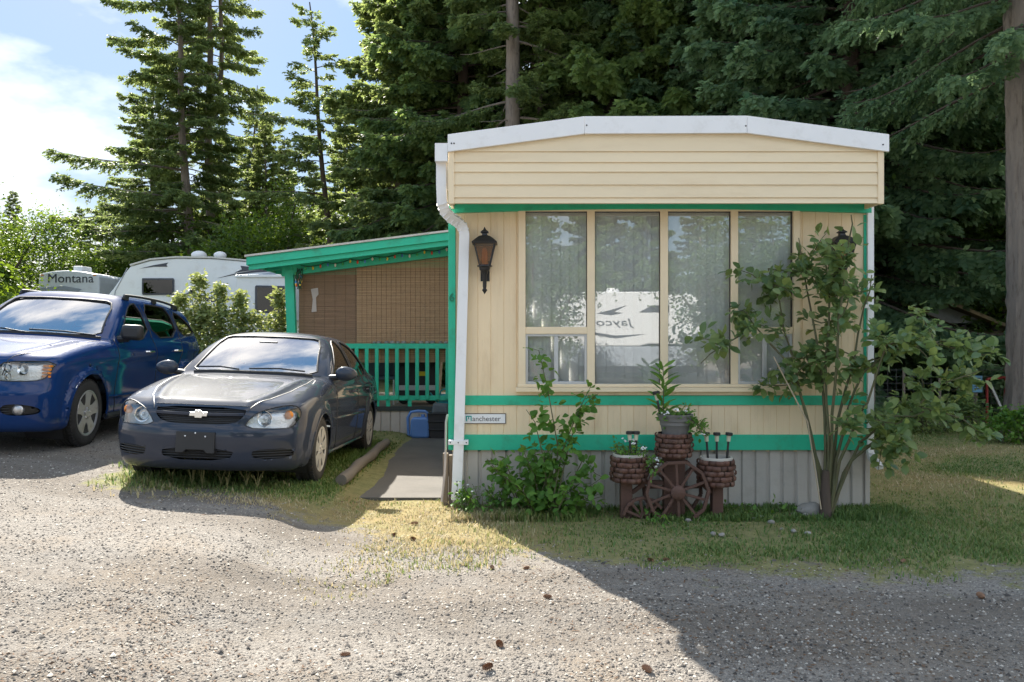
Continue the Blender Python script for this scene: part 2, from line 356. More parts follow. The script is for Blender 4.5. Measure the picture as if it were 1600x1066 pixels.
# the concrete path to the porch, a shallow slab
pb = MB(); n = 26
for side in (0,):
    L0 = [(-1.56 + .012*math.sin(i*1.3), 7.75 + (12.7-7.75)*i/n) for i in range(n+1)]; R0 = [(-.50 + .012*math.sin(i*.9+1), 7.75 + (12.7-7.75)*i/n) for i in range(n+1)]
    vs = []
    for (a, b_) in zip(L0, R0):
        vs += [(a[0], a[1], .024), (b_[0], b_[1], .024), (a[0], a[1], -.05), (b_[0], b_[1], -.05)]
    fs = []
    for i in range(n):
        k = 4*i; fs += [(k, k+1, k+5, k+4), (k, k+4, k+6, k+2), (k+1, k+3, k+7, k+5)]
    fs += [(0, 2, 3, 1), (4*n, 4*n+1, 4*n+3, 4*n+2)]
    pb.add(vs, fs)
tag(pb.build('path', M['concrete'], smooth=True), kind='structure')
# ================================================================= mobile home
YF = 1300 / 176.1; HX0, HX1 = -.534, 3.15
home = thing('mobile_home', 'cream and green single wide mobile home with white roof edge and grey skirting', 'house', ((HX0+HX1)/2, YF, 0))
HO = Vector(home.location)
def hp(name, mb, m, smooth=False, bevel=0, par=None): return mb.build(name, m, par or home, smooth, bevel, HO)
def fx(p): return (p - 800) / F_PX * YF
def fz(p): return 1.5 - (p - 530) / F_PX * YF
WX0, WX1, WZ0, WZ1 = fx(812), fx(1247), fz(606), fz(331)       # window opening
YB = YF + 15.2                                                   # back of the home
# shell: side and back walls, lining round the opening
wb = MB(); wb.box((HX0, YF+.03, .50), (HX0+.07, YB, 2.70)).box((HX1-.07, YF+.03, .50), (HX1, YB, 2.70)).box((HX0+.07, YB-.07, .5), (HX1-.07, YB, 2.70))
wb.box((HX0+.07, YF+.03, .5), (WX0, YF+.075, 2.70)).box((WX1, YF+.03, .5), (HX1-.07, YF+.075, 2.70)).box((WX0, YF+.022, .5), (WX1, YF+.03, WZ0)).box((WX0, YF+.03, WZ1), (WX1, YF+.065, 2.70))
hp('wall', wb, M['cream'])
rm = MB(); rm.box((HX0+.08, YF+2.6, .5), (HX1-.08, YF+2.7, 2.64)).box((HX0+.075, YF+.11, .45), (HX1-.075, YF+2.6, .52)); hp('room', rm, M['room'])
fl = MB(); fl.box((HX0+.002, YF+.062, .42), (HX1, YB, .49)); hp('floor_frame', fl, M['dark'])
# vertical siding boards, each a piece with a groove at its edge and two shallow ribs
def siding(x, w_, z0, z1, rib=True):
    y = YF
    pr = [(x, y+.03), (x, y+.001), (x+.004, y-.004), (x+w_*.47, y-.004), (x+w_*.50, y-.0025), (x+w_*.53, y-.004), (x+w_-.004, y-.004), (x+w_, y+.001), (x+w_, y+.03)]
    hp('siding_panel', MB().prism(pr, 'z', z0, z1), M['cream'])
nb_ = 32; bw = (HX1 - HX0) / nb_
for i in range(nb_):
    x = HX0 + i * bw
    if x + bw <= WX0 + .02 or x >= WX1 - .02: siding(x, bw, .517, 2.70)
    elif x < WX0:  siding(x, bw, .517, WZ0-.005); siding(x, WX0-x, WZ0, 2.70)
    elif x + bw > WX1: siding(x, bw, .517, WZ0-.005); siding(WX1, x+bw-WX1, WZ0, 2.70)
    else: siding(x, bw, .517, WZ0-.005)
# skirting boards
ns_ = 30; sw = (HX1 - HX0 - .02) / ns_
for i in range(ns_):
    x = HX0 + .01 + i * sw; dz = rng.uniform(-.01, .01)
    hp('skirting_board', MB().prism([(x, YF+.05), (x, YF+.028), (x+.010, YF+.012), (x+sw*.80, YF+.012+rng.uniform(-.002,.002)), (x+sw*.84, YF+.03), (x+sw, YF+.03), (x+sw, YF+.05)], 'z', -.06, .53), M['skirt'])
hp('skirting_corner', MB().box((HX1-.012, YF+.004, -.06), (HX1+.028, YF+.06, .52)), M['skirt'])
sk = MB(); sk.box((HX0+.0, YF+.06, -.05), (HX0+.03, YB-.05, .50)).box((HX1-.03, YF+.06, -.05), (HX1, YB-.05, .50)); hp('side_skirting', sk, M['skirt'])
# green bands and corner boards
def band(n, x0, x1, z0, z1, d=.022): hp(n, MB().box((x0, YF-d, z0), (x1, YF+.004, z1)), M['green'], bevel=.003)
band('lower_band', HX0-.012, HX1+.015, .517, fz(679), .026)
band('upper_band', HX0+.10, HX1-.02, fz(633), fz(618), .018)
tb_ = MB(); n = 14                                                  # the top band bows up a little in the middle
top = [(HX0-.02 + (HX1-HX0+.04)*i/n, fz(334) + .035*math.sin(math.pi*i/n)) for i in range(n+1)]
tb_.prism(top + [(x, 2.7045) for x, z in top[::-1]], 'y', YF-.048, YF+.004); hp('top_band', tb_, M['green'])
hp('corner_board', MB().box((HX0-.030, YF-.020, .52), (HX0+.034, YF+.05, 2.62)), M['green'], bevel=.004)
hp('corner_board', MB().box((HX1-.034, YF-.020, .665), (HX1+.016, YF+.05, 2.60)), M['green'], bevel=.004)
# the big window
wn = hp('window_frame', MB().box((WX0-.012, YF-.040, WZ0-.012), (WX0+.052, YF+.06, WZ1+.02)).box((WX1-.052, YF-.040, WZ0-.012), (WX1+.006, YF+.06, WZ1+.02)).box((WX0+.052, YF-.036, WZ1-.0), (WX1-.052, YF+.06, WZ1+.02)), M['cream_trim'], bevel=.004)
hp('window_sill', MB().box((WX0-.035, YF-.075, fz(612)), (WX1+.03, YF+.03, fz(605))), M['cream_trim'], bevel=.004)
hp('window_sill', MB().box((WX0-.018, YF-.055, fz(604.6)), (WX1+.015, YF+.05, fz(600))), M['cream_trim'], bevel=.004)
hp('sill_apron', MB().box((WX0-.03, YF-.03, fz(617)), (WX1+.02, YF+.0, fz(612.2))), M['cream'])
for a, b_ in ((917, 929), (1031, 1043), (1141, 1152)):
    hp('mullion', MB().box((fx(a), YF-.034, fz(600)), (fx(b_), YF+.05, WZ1+.01)), M['cream_trim'], bevel=.004)
panes = [(821, 917), (929, 1031), (1043, 1141), (1152, 1237)]
for i, (a, b_) in enumerate(panes):
    x0, x1 = fx(a), fx(b_); z0, z1 = fz(600), WZ1
    if i in (0, 3):
        hp('transom', MB().box((x0-.002, YF-.030, fz(522)), (x1+.002, YF+.05, fz(511))), M['cream_trim'], bevel=.003)
        hp('pane', MB().box((x0, YF+.004, fz(511)), (x1, YF+.010, z1)), M['glass'])
        # sliding sash below
        za, zb = fz(600), fz(522); xm = (x0+x1)/2; t_ = .022
        s1 = MB().box((x0, YF-.016, za), (x0+t_, YF+.03, zb)).box((x1-t_, YF-.016, za), (x1, YF+.03, zb)).box((x0+t_, YF-.016, za), (x1-t_, YF+.03, za+t_)).box((x0+t_, YF-.016, zb-t_), (x1-t_, YF+.03, zb)).box((xm-.018, YF-.012, za+t_), (xm+.018, YF+.03, zb-t_))
        sash = hp('sash', s1, M['alu'], bevel=.002)
        hp('pane', MB().box((x0+t_, YF+.006, za+t_), (xm-.018, YF+.010, zb-t_)), M['glass']); hp('pane', MB().box((xm+.018, YF+.0, za+t_), (x1-t_, YF+.004, zb-t_)), M['glass'])
    else:
        hp('pane', MB().box((x0, YF+.004, z0), (x1, YF+.010, z1)), M['glass'])
    # dark rubber round the glass
    hp('gasket', MB().box((x0, YF-.006, z0), (x0+.006, YF+.012, z1)).box((x1-.006, YF-.006, z0), (x1, YF+.012, z1)).box((x0+.006, YF-.006, z1-.006), (x1-.006, YF+.012, z1)), M['blackplastic'])
# vertical blinds behind the glass
x = WX0 + .03; k = 0
while x < WX1 - .05:
    hp('blind_slat', MB().box((x, YF+.048, 1.0), (x+.086, YF+.051, 2.63), (0, 0, R(-14 + rng.uniform(-4, 4)))), M['blind']); x += .0815
hp('blind_rail', MB().box((WX0+.02, YF+.10, 2.61), (WX1-.02, YF+.15, 2.645)), M['white'])
# gable box over the window
YO = YF - .352
def ox(p): return (p - 800) / F_PX * YO
def oz(p): return 1.5 - (p - 530) / F_PX * YO
OX0, OX1 = ox(700.5), ox(1380)
ridge = [(OX0-.004, oz(239)), (ox(913), oz(210)), (ox(1165), oz(210)), (OX1+.03, oz(239))]   # underside of the roof cap
def roofz(x):
    for (xa, za), (xb, zb) in zip(ridge[:-1], ridge[1:]):
        if xa <= x <= xb: return za + (zb-za)*(x-xa)/(xb-xa)
    return ridge[0][1]
hp('soffit', MB().box((OX0+.02, YO+.02, 2.706), (OX1-.02, YF+.02, 2.73)), M['cream'])
lines = [318, 309, 289, 269, 254, 237, 205]
for a, b_ in zip(lines[:-1], lines[1:]):
    z0, z1 = oz(a), oz(b_); xs = [OX0+.045 + (OX1-OX0-.09)*i/24 for i in range(25)]
    up = [(x, min(z1, roofz(x)+.03)) for x in xs if min(z1, roofz(x)+.03) > z0 + .004]
    if len(up) < 2: continue
    lo = [(up[0][0], z0), (up[-1][0], z0)]; mb = MB(); n = len(up)
    vs = [(x, YO-.012, z0) for x, z in up] + [(x, YO+.0, z) for x, z in up] + [(x, YO+.03, z0) for x, z in up] + [(x, YO+.03, z) for x, z in up]
    fs = []
    for i in range(n-1): fs += [(i, i+1, n+i+1, n+i), (2*n+i, 3*n+i, 3*n+i+1, 2*n+i+1), (i, 2*n+i, 2*n+i+1, i+1), (n+i, n+i+1, 3*n+i+1, 3*n+i)]
    fs += [(0, n, 3*n, 2*n), (n-1, 3*n-1, 4*n-1, 2*n-1)]
    hp('lap_board', mb.add(vs, fs), M['cream_lap'])
for x0, x1 in ((OX0, OX0+.05), (OX1-.05, OX1)):
    hp('gable_corner', MB().box((x0, YO-.018, oz(318)-.006), (x1, YO+.05, oz(236))), M['cream_trim'], bevel=.003)
for x0, x1 in ((OX0+.004, OX0+.03), (OX1-.03, OX1-.004)): hp('gable_side', MB().box((x0, YO+.05, oz(318)), (x1, YF+.03, 3.08)), M['cream_lap'])
# white metal roof edge in three lengths, and the roof behind it
capx = [(ox(700), 239, 212), (ox(913), 211, 184), (ox(1165), 210, 183), (ox(1386), 239, 212)]
for (a, b_) in zip(capx[:-1], capx[1:]):
    x0, zl0, zt0 = a[0], oz(a[1]), oz(a[2]); x1, zl1, zt1 = b_[0], oz(b_[1]), oz(b_[2])
    hp('roof_edge', MB().prism([(x0+.001, zl0), (x1-.001, zl1), (x1-.001, zt1), (x0+.001, zt0)], 'y', YO-.045, YO-.018), M['white'], bevel=.003)
for p, q in ((ox(916), 198), (ox(1163), 199), (ox(706), 226), (ox(710), 226), (ox(1376), 228)):
    hp('screw', MB().lathe([(.0001, -.006), (.006, -.005), (.007, 0)], 8, (p, YO-.045, oz(q)), 'y'), M['black'])
hp('roof', MB().prism([(ox(700)+.002, oz(232)), (ox(700)+.002, oz(213)), (ox(913), oz(185)), (ox(1165), oz(184)), (ox(1386)-.002, oz(213)), (ox(1386)-.002, oz(232))], 'y', YO+.034, YB+.1), M['white'])
# gutter, downspouts, straps
def spout(pts, w_=.072, d=.055): return MB().tube(pts, 0, sq=(w_, d))
gu = MB(); gx0, gx1 = ox(680), ox(700)-.002
gu.box((gx0, YO-.03, oz(253)), (gx1, YO-.024, oz(225))).box((gx0, YO-.024, oz(253)), (gx1, YB, oz(252))).box((gx0, YO-.024, oz(252)), (gx0+.006, YB, oz(228)))
hp('gutter', gu, M['white'])
def arc(p, q, r_, n=7):
    return [p.lerp(q, i/n) for i in range(n+1)]
Yd = YF - .085
P0 = px(690, 253, Yd-.2); P1 = px(690, 312, Yd-.17)
path = [P0, px(690, 290, Yd-.2)] + [Vector(v) for v in [px(691, 318, Yd-.19), px(695, 330, Yd-.16), px(704, 340, Yd-.1), px(715, 347, Yd-.03), px(723, 355, Yd), px(725.5, 366, Yd)]] + [px(722, 500, Yd), px(717, 690, Yd), px(713, 781, Yd)]
dn = hp('downspout', spout(path, .088, .06), M['white'], bevel=.004)
for i in range(9):                                                   # crimped elbow rings
    a = 2 + i * .55; j = int(a); p = Vector(path[j]).lerp(Vector(path[j+1]), a - j); q = (Vector(path[j+1]) - Vector(path[j])).normalized()
    hp('elbow_ring', MB().tube([p - q*.004, p + q*.004], 0, sq=(.096, .068)), M['white'])
cx_ = px(716.5, 691, Yd)
hp('downspout_strap', MB().box((cx_.x-.088, Yd-.036, cx_.z-.020), (cx_.x+.088, Yd-.030, cx_.z+.020)).box((cx_.x-.085, Yd-.03, cx_.z-.018), (cx_.x-.050, YF-.02, cx_.z+.018)).box((cx_.x+.05, Yd-.03, cx_.z-.018), (cx_.x+.085, YF-.02, cx_.z+.018)), M['white'], bevel=.006)
for dx, dz in ((-.07, 0), (0, 0), (.07, 0), (-.012, -.34), (-.015, -.42), (-.018, -.47)):
    hp('screw', MB().lathe([(.0001, -.005), (.006, -.004), (.006, 0)], 8, (cx_.x+dx, Yd-.036 if dz == 0 else Yd-.031, cx_.z+dz), 'y'), M['black'])
Yr = YF - .02
pr_ = [px(1359, 322, Yr), px(1359, 690, Yr), px(1359, 704, Yr-.01), px(1361, 714, Yr-.03), px(1367, 722, Yr-.08), px(1376, 730, Yr-.16)]
hp('downspout', spout(pr_, .056, .05), M['white'], bevel=.004)
hp('downspout_strap', MB().box((pr_[0].x-.06, Yr-.034, fz(482)), (pr_[0].x+.04, Yr-.026, fz(476))), M['white'])
for i in range(6):
    p = Vector(pr_[2]).lerp(Vector(pr_[5]), i/5.5); hp('elbow_ring', MB().ball(p, .034, 8, 5, (1, 1, .25)), M['white'])
# raised number on the corner board
def text_mesh(s, size, depth, name):
    c = bpy.data.curves.new(name, 'FONT'); c.body = s; c.size = size; c.extrude = depth; c.align_x = 'LEFT'; c.resolution_u = 4
    o = bpy.data.objects.new(name, c); COL.objects.link(o); dg = bpy.context.evaluated_depsgraph_get(); me = bpy.data.meshes.new_from_object(o.evaluated_get(dg))
    bpy.data.objects.remove(o, do_unlink=True); me.name = name; return me
def text_obj(s, size, name, m, loc, rot, parent=None, depth=.002, shear=0, wide=1.0):
    me = text_mesh(s, size, depth, name); me.materials.clear(); me.materials.append(m)
    mt = Euler(rot).to_matrix()
    for v in me.vertices:
        c = Vector((v.co.x*wide + shear*v.co.y, v.co.y, v.co.z)); v.co = mt @ c + Vector(loc)
    return mobj(name, me, None, parent)
text_obj('6', .105, 'house_number', pm('dark_green_enamel', (.008, .20, .11), .4), Vector((fx(701.5), YF-.027, fz(471))) - HO, (R(90), 0, 0), home, .006)
# power lead and old post at the corner
lead = thing('garden_hose', 'pale hose hanging down beside the green corner board', 'hose', (fx(700), YF+.12, 0))
hpts = [px(702, 650, YF+.1), px(699, 649, YF+.06), px(697, 660, YF+.05), px(696.5, 700, YF+.05), px(695, 740, YF+.04), px(692, 768, YF+.03), px(690, 784, YF+.02)]
MB().tube(hpts, .011, 8).build('hose', pm('pale_hose', (.55, .47, .43), .5), lead, True, off=lead.location)
post = MB(); p_ = pxg(697, 786)
for q in range(2): post.box((p_.x-.02+q*.05, 7.50+.02*q, -.06), (p_.x+.026+q*.05, 7.56+.02*q, .47-.02*q))
tag(post.build('corner_post', M['wood'], None, bevel=.006), 'short weathered wooden post behind the front downspout', 'post')
# maker's sign
sg = thing('name_sign', 'small white name sign with black letters and a teal mark beside the downspout', 'sign', (fx(758), YF-.006, fz(654)))
SO = sg.location
MB().box((fx(722), YF-.014, fz(662)), (fx(790.5), YF-.004, fz(646))).build('border', M['black'], sg, off=SO)
MB().box((fx(723), YF-.017, fz(661)), (fx(789.5), YF-.013, fz(647))).build('plate', M['white'], sg, off=SO)
text_obj('anchester', .064, 'lettering', M['black'], Vector((fx(738), YF-.0175, fz(657.8))) - SO, (R(90), 0, 0), sg, .0008)
tl = pm('teal_print', (.01, .33, .30), .5); lg = MB()
lx, lz = fx(728), fz(657.8)
lg.box((lx, YF-.019, lz), (lx+.011, YF-.017, lz+.046)).box((lx+.043, YF-.019, lz), (lx+.052, YF-.017, lz+.046)).box((lx+.011, YF-.019, lz+.037), (lx+.043, YF-.017, lz+.046)).box((lx+.020, YF-.019, lz+.018), (lx+.028, YF-.017, lz+.037)); lg.build('logo', tl, sg, off=SO)
# wall lanterns
def lantern(xp, label):
    t_ = thing('wall_lantern', label, 'lamp', (fx(xp), YF-.12, fz(461)))
    H_ = fz(361) - fz(461)                                           # 0.568 m
    MB().lathe([(.0001, -.002), (.010, .015), (.024, .035), (.014, .05), (.017, .07), (.017, .17), (.024, .18), (.030, .20), (.044, .21), (.05, .235), (.066, .24), (.066, .25)], 12).build('stem', M['black'], t_, True)
    fr = MB(); zb, zt, rb, rt = .25, .440, .062, .125
    cs = [(math.cos(R(45+90*k)), math.sin(R(45+90*k))) for k in range(4)]
    for c in cs: fr.tube([(c[0]*rb, c[1]*rb, zb), (c[0]*rt, c[1]*rt, zt)], .007, 6)
    for k in range(4):
        a, b_ = cs[k], cs[(k+1) % 4]; fr.tube([(a[0]*rb, a[1]*rb, zb), (b_[0]*rb, b_[1]*rb, zb)], .007, 6); fr.tube([(a[0]*rt, a[1]*rt, zt), (b_[0]*rt, b_[1]*rt, zt)], .008, 6)
    fr.build('frame', M['black'], t_)
    for k in range(4):
        a, b_ = cs[k], cs[(k+1) % 4]; q = .97
        MB().add([(a[0]*rb*q, a[1]*rb*q, zb), (b_[0]*rb*q, b_[1]*rb*q, zb), (b_[0]*rt*q, b_[1]*rt*q, zt), (a[0]*rt*q, a[1]*rt*q, zt), (a[0]*rb*.94, a[1]*rb*.94, zb), (b_[0]*rb*.94, b_[1]*rb*.94, zb), (b_[0]*rt*.94, b_[1]*rt*.94, zt), (a[0]*rt*.94, a[1]*rt*.94, zt)], [(0,1,2,3), (7,6,5,4), (0,4,5,1), (2,6,7,3), (1,5,6,2), (3,7,4,0)]).build('pane', M['lampglass'], t_)
    MB().lathe([(.028, .252), (.026, .30), (.030, .31), (.024, .34), (.027, .35), (.022, .39), (.012, .405), (.0001, .41)], 10).build('candle', M['amber'], t_, True)
    cap = MB().lathe([(.152, .438), (.155, .447), (.115, .475), (.07, .502), (.036, .512), (.030, .532), (.050, .537), (.046, .545), (.02, .56), (.010, .575), (.0001, .59)], 4, (0, 0, 0), 'z', R(45)); cap.build('cap', M['black'], t_)
    MB().box((-.016, .0, .19), (.016, .118, .225)).box((-.04, .108, .12), (.04, .12, .30)).build('bracket', M['black'], t_)
    return t_
M['lampglass'] = glassmat('lantern_glass', (.78, .62, .36), .02)
lantern(758, 'black wall lantern with amber candle glass beside the bent downspout')
lantern(1307, 'black wall lantern with amber glass half hidden behind the rose bush')
# ================================================================= porch beside the home
YP = 12.75; SP = F_PX / YP
def qx(p, Y=None): return (p - 800) / F_PX * (Y or YP)
def qz(p, Y=None): return 1.5 - (p - 530) / F_PX * (Y or YP)
PX0, PX1 = qx(446), HX0 - .004
porch = thing('porch', 'green roofed side porch with slatted green railing and grey skirting', 'porch', ((PX0+PX1)/2, YP, 0)); PO = Vector(porch.location)
def pp(name, mb, m, smooth=False, bevel=0, par=None): return mb.build(name, m, par or porch, smooth, bevel, PO)
pp('deck', MB().box((PX0, YP+.03, .40), (PX1, YP+3.6, .455)), M['wood'])
pp('deck_edge', MB().box((PX0-.02, YP-.01, .40), (PX1-.002, YP+.028, .468)), pm('dark_deck_edge', (.03, .04, .035), .7))
n = 20; w_ = (PX1 - PX0) / n
for i in range(n): pp('skirting_board', MB().prism([(PX0+i*w_, YP+.05), (PX0+i*w_, YP+.02), (PX0+i*w_+.006, YP+.012), (PX0+(i+.9)*w_, YP+.012), (PX0+(i+.93)*w_, YP+.03), (PX0+(i+1)*w_-.001, YP+.03), (PX0+(i+1)*w_-.001, YP+.05)], 'z', -.05, .40), M['skirt'])
pp('skirting_base', MB().box((PX0, YP-.012, -.05), (PX1-.05, YP+.010, .045)), M['skirt'])
ed = MB()
# railing: top rail, bottom rail, balusters one by one
pp('top_rail', MB().box((PX0+.06, YP-.005, qz(545)), (PX1-.003, YP+.10, qz(537))), M['green'], bevel=.005)
pp('bottom_rail', MB().box((PX0+.06, YP+.01, qz(626)), (PX1-.003, YP+.06, qz(618.5))), M['green'], bevel=.005)
for k in range(24):
    x = qx(699) - k * 15.75 / SP
    if x < PX0 + .1: break
    pp('baluster', MB().box((x-.028, YP-.012, qz(624)), (x+.028, YP+.026, qz(544))), M['green'], bevel=.004)
for k in (589, 606, 640): pp('rail_block', MB().box((qx(k)-.03, YP+.012, .455), (qx(k)+.03, YP+.06, qz(626)+.002)), M['green'])
# leaning post with bracket
ptop, pbot = px(452, 408, YP+.05), px(459, 600, YP+.05)
pp('post', MB().tube([px(459, 596, YP+.05), ptop], 0, sq=(.135, .11)), M['green'], bevel=.006)
pp('post', MB().tube([(pbot.x-.0, YP+.05, .42), (pbot.x-.0, YP+.05, .88)], 0, sq=(.13, .11)), M['green'], bevel=.006)
pp('post_bracket', MB().box((qx(439), YP-.02, qz(414)), (qx(468), YP+.12, qz(408))).box((qx(451), YP-.03, qz(423)), (qx(457), YP-.0, qz(413.5))), M['green'], bevel=.004)
pp('post', MB().box((PX0+.02, YP+3.45, .45), (PX0+.13, YP+3.56, 2.6)), M['green'])
# shed roof: fascia boards, deck, beam and rafters
Yq = YP - .42
A, B = px(386, 402, Yq), px(703.5, 363, Yq); sl = (B.z - A.z) / (B.x - A.x)
def rz(x): return A.z + sl * (x - A.x)
def slope_board(x0, x1, y0, y1, d0, d1): 
    return MB().prism([(x0, rz(x0)+d0), (x1, rz(x1)+d0), (x1, rz(x1)+d1), (x0, rz(x0)+d1)], 'y', y0, y1)
X1 = HX0 - .006
pp('roof_panel', slope_board(A.x-.03, X1, Yq-.03, YP+3.9, .006, .035), pm('pale_roof_metal', (.55, .52, .46), .5, dirt=(.3, .28, .24)))
pp('fascia', slope_board(A.x, X1, Yq, Yq+.04, -.115, .004), M['green'], bevel=.004)
pp('fascia', slope_board(A.x+.01, X1, Yq+.042, Yq+.08, -.19, -.03), M['green'], bevel=.004)
pp('beam', slope_board(qx(440), X1, YP-.0, YP+.10, -.30, -.12), M['green'])
pp('eave_board', MB().box((A.x-.015, Yq+.01, A.z-.12), (A.x+.02, YP+3.85, A.z-.0)), M['green'])
pp('soffit', slope_board(A.x+.03, X1, Yq+.082, YP+3.85, -.03, -.004), M['green'])
for k in range(7): pp('rafter', slope_board(A.x+.02, X1, YP+.5+.5*k, YP+.54+.5*k, -.14, -.032), M['green'])
pp('back_wall', MB().box((PX0, YP+3.58, .45), (qx(560, YP+3.6), YP+3.62, 1.0)), M['green'])
# bamboo blinds: slats strung on cords
M['bamboo_dark'] = pm('old_bamboo_slat', (.30, .19, .11), .7, var=.5, scale=3, bump=.3, bscale=50, stretch=(.5,1,14), dirt=(.16,.10,.06), dscale=2)
def bamboo(xa, xb, zt, zb, Y, label, seed):
    t_ = thing('bamboo_blind', label, 'blind', (xa, Y, zb)); r_ = np.random.default_rng(seed); V = []; Fc = []; ti = []
    n = int((max(zt) - min(zb) if isinstance(zb, tuple) else max(zt) - zb) / .0125)
    z0 = zb; q = 0
    for k in range(n):
        z = z0 + k * .0125 + r_.normal(0, .0012)
        segs = 8; xs = np.linspace(xa, xb, segs+1); lim = [zt[0] + (zt[1]-zt[0])*(x-xa)/(xb-xa) for x in xs]
        sag = .006*np.sin(xs*1.7+k*.02+seed) - .010*(xs-xa)*math.sin(k*.03)
        for i in range(segs):
            if z > lim[i] and z > lim[i+1]: continue
            h_ = .0088; b_ = len(V); y = Y + r_.normal(0, .0012)
            V += [(xs[i], y, z+sag[i]), (xs[i+1], y, z+sag[i+1]), (xs[i+1], y-.003, z+sag[i+1]+h_), (xs[i], y-.003, z+sag[i]+h_), (xs[i], y+.004, z+sag[i]+h_), (xs[i+1], y+.004, z+sag[i+1]+h_)]
            Fc += [(b_, b_+1, b_+2, b_+3), (b_+3, b_+2, b_+5, b_+4)]
    V = np.array(V) - np.array(t_.location); o = mobj('slats', npmesh('slats', V, Fc), M['bamboo_dark' if seed == 1 else 'bamboo'], t_); tag(o, kind='stuff')
    c = MB(); x = xa + .08
    while x < xb: c.tube([(x, Y-.008, zb), (x, Y-.008, zt[0] + (zt[1]-zt[0])*(x-xa)/(xb-xa))], .0016, 4); x += .16 if seed == 1 else .075
    tag(c.build('cords', pm('brown_cord', (.12, .07, .04), .8), t_, off=t_.location), kind='stuff')
    b2 = MB().box((xa, Y+.008, zb), (xb, Y+.012, min(zt))); b2.build('backing', pm('blind_backing', (.13, .085, .05), .8), t_, off=t_.location)
    return t_
Yb = YP + .13
bamboo(qx(467, Yb), qx(560, Yb), (rz(qx(467))-.30, rz(qx(560))-.30), qz(578, Yb), Yb, 'dark worn bamboo blind with a torn patch beside the leaning porch post', 1)
bamboo(qx(558, Yb), qx(702, Yb), (rz(qx(558))-.30, rz(qx(702))-.30), qz(566, Yb), Yb-.02, 'lighter bamboo roller blind beside the home corner', 2)
pt_ = MB().prism([(qx(486, Yb), qz(452, Yb)), (qx(497, Yb), qz(450, Yb)), (qx(498, Yb), qz(460, Yb)), (qx(494, Yb), qz(465, Yb)), (qx(495, Yb), qz(487, Yb)), (qx(487, Yb), qz(488, Yb)), (qx(489, Yb), qz(468, Yb))], 'y', Yb-.012, Yb-.009); o_ = bpy.data.objects['bamboo_blind']; pt_.build('torn_patch', pm('torn_lining', (.45, .40, .36), .8), o_, off=o_.location)
# string of coloured bulbs
sl_ = thing('string_lights', 'string of small coloured bulbs looped under the porch roof edge', 'lights', tuple(px(467, 420, YP-.05)))
wp = []; bl = []
for k in range(61):
    u = k / 60; x = 470 + 232*u; y = 411 - 29*u + 3.5*abs(math.sin(u*19)) + 4; wp.append(px(x, y, YP-.04 - .02*math.sin(k)))
MB().tube(wp, .006, 5).build('wire', pm('green_wire', (.01, .05, .03), .6), sl_, off=sl_.location)
bc = [(.8, .55, .05), (.7, .07, .03), (.06, .25, .6), (.75, .72, .6), (.05, .4, .12)]
bm_ = [pm('bulb_%d' % i, c, .3) for i, c in enumerate(bc)]
for k in range(2, 61, 3):
    p = wp[k]; b_ = MB().ball((p.x, p.y-.012, p.z-.03), .020, 8, 6, (.8, .8, 1.4)); b_.build('bulb', bm_[(k*7) % 5], sl_, True, off=sl_.location)
for k in range(14):
    p = px(462 + 9*rng.random(), 425 + 22*rng.random(), YP-.03); MB().ball(p, .02, 8, 6, (.8, .8, 1.4)).build('bulb', bm_[k % 5], sl_, True, off=sl_.location)
gl_ = MB(); 
for k in range(7): gl_.tube([px(463 + 10*rng.random(), 418 + 3*rng.random(), YP-.03), px(461 + 12*rng.random(), 432, YP-.05), px(463 + 8*rng.random(), 452, YP-.03)], .007, 5)
tag(gl_.build('wire_bundle', pm('green_wire2', (.01, .06, .03), .6), sl_, off=sl_.location), kind='stuff')
# pebbles along the rail
for k, xp in enumerate((585, 592, 604, 613, 622, 631, 645, 658, 668, 676, 688, 697)):
    p = px(xp, 536.2, YP+.045); b_ = MB().ball((0, 0, 0), .022 + .012*rng.random(), 9, 6, (1.3, 1, .8))
    o = b_.build('pebble', M['stone'], None, True); o.location = (p.x, p.y, qz(537) + .017); tag(o, 'small pebble in the row along the green porch rail', 'stone', 'pebbles on the porch rail')
# things on and by the porch
def can(name, col, loc, s, label, rot):
    t_ = thing(name, label, 'watering can', loc, rot); m = pm(name + '_plastic', col, .4, var=.06)
    MB().prism([(-.15*s, 0), (.15*s, 0), (.16*s, .04*s), (.13*s, .24*s), (.08*s, .30*s), (-.12*s, .30*s), (-.16*s, .24*s)], 'y', -.085*s, .085*s).build('body', m, t_, False, .03*s)
    MB().tube([(-.11*s, 0, .28*s), (-.10*s, 0, .37*s), (-.02*s, 0, .42*s), (.08*s, 0, .40*s), (.12*s, 0, .30*s), (.145*s, 0, .12*s)], .018*s, 8).build('handle', m, t_, True)
    MB().tube([(-.14*s, 0, .06*s), (-.26*s, 0, .18*s), (-.36*s, 0, .33*s)], [.028*s, .022*s, .018*s], 8).build('spout', m, t_, True)
    return t_
can('watering_can', (.01, .27, .30), (qx(694), YP+.10, .468), .62, 'teal watering can standing on the porch deck behind the railing', (0, 0, 0))
def jug(loc):
    t_ = thing('blue_jug', 'light blue plastic jug with big loop handle on the path', 'jug', loc); m = pm('blue_plastic', (.10, .22, .50), .4, var=.08)
    pr = [(-.11, 0), (.14, 0), (.15, .03), (.15, .27), (.11, .31), (-.10, .31), (-.13, .26), (-.14, .05)]
    MB().prism(pr, 'y', -.08, .08).build('body', m, t_, False, .035)
    MB().tube([(-.10, 0, .02), (-.17, 0, .05), (-.18, 0, .30), (-.13, 0, .385), (-.03, 0, .40), (.08, 0, .395), (.125, 0, .36), (.13, 0, .27)], .022, 8).build('handle', m, t_, True)
    MB().lathe([(.03, .0), (.03, .05), (.0001, .052)], 12, (.05, 0, .30)).build('cap', m, t_, True)
    return t_
jug((qx(659), YP-.28, .022))
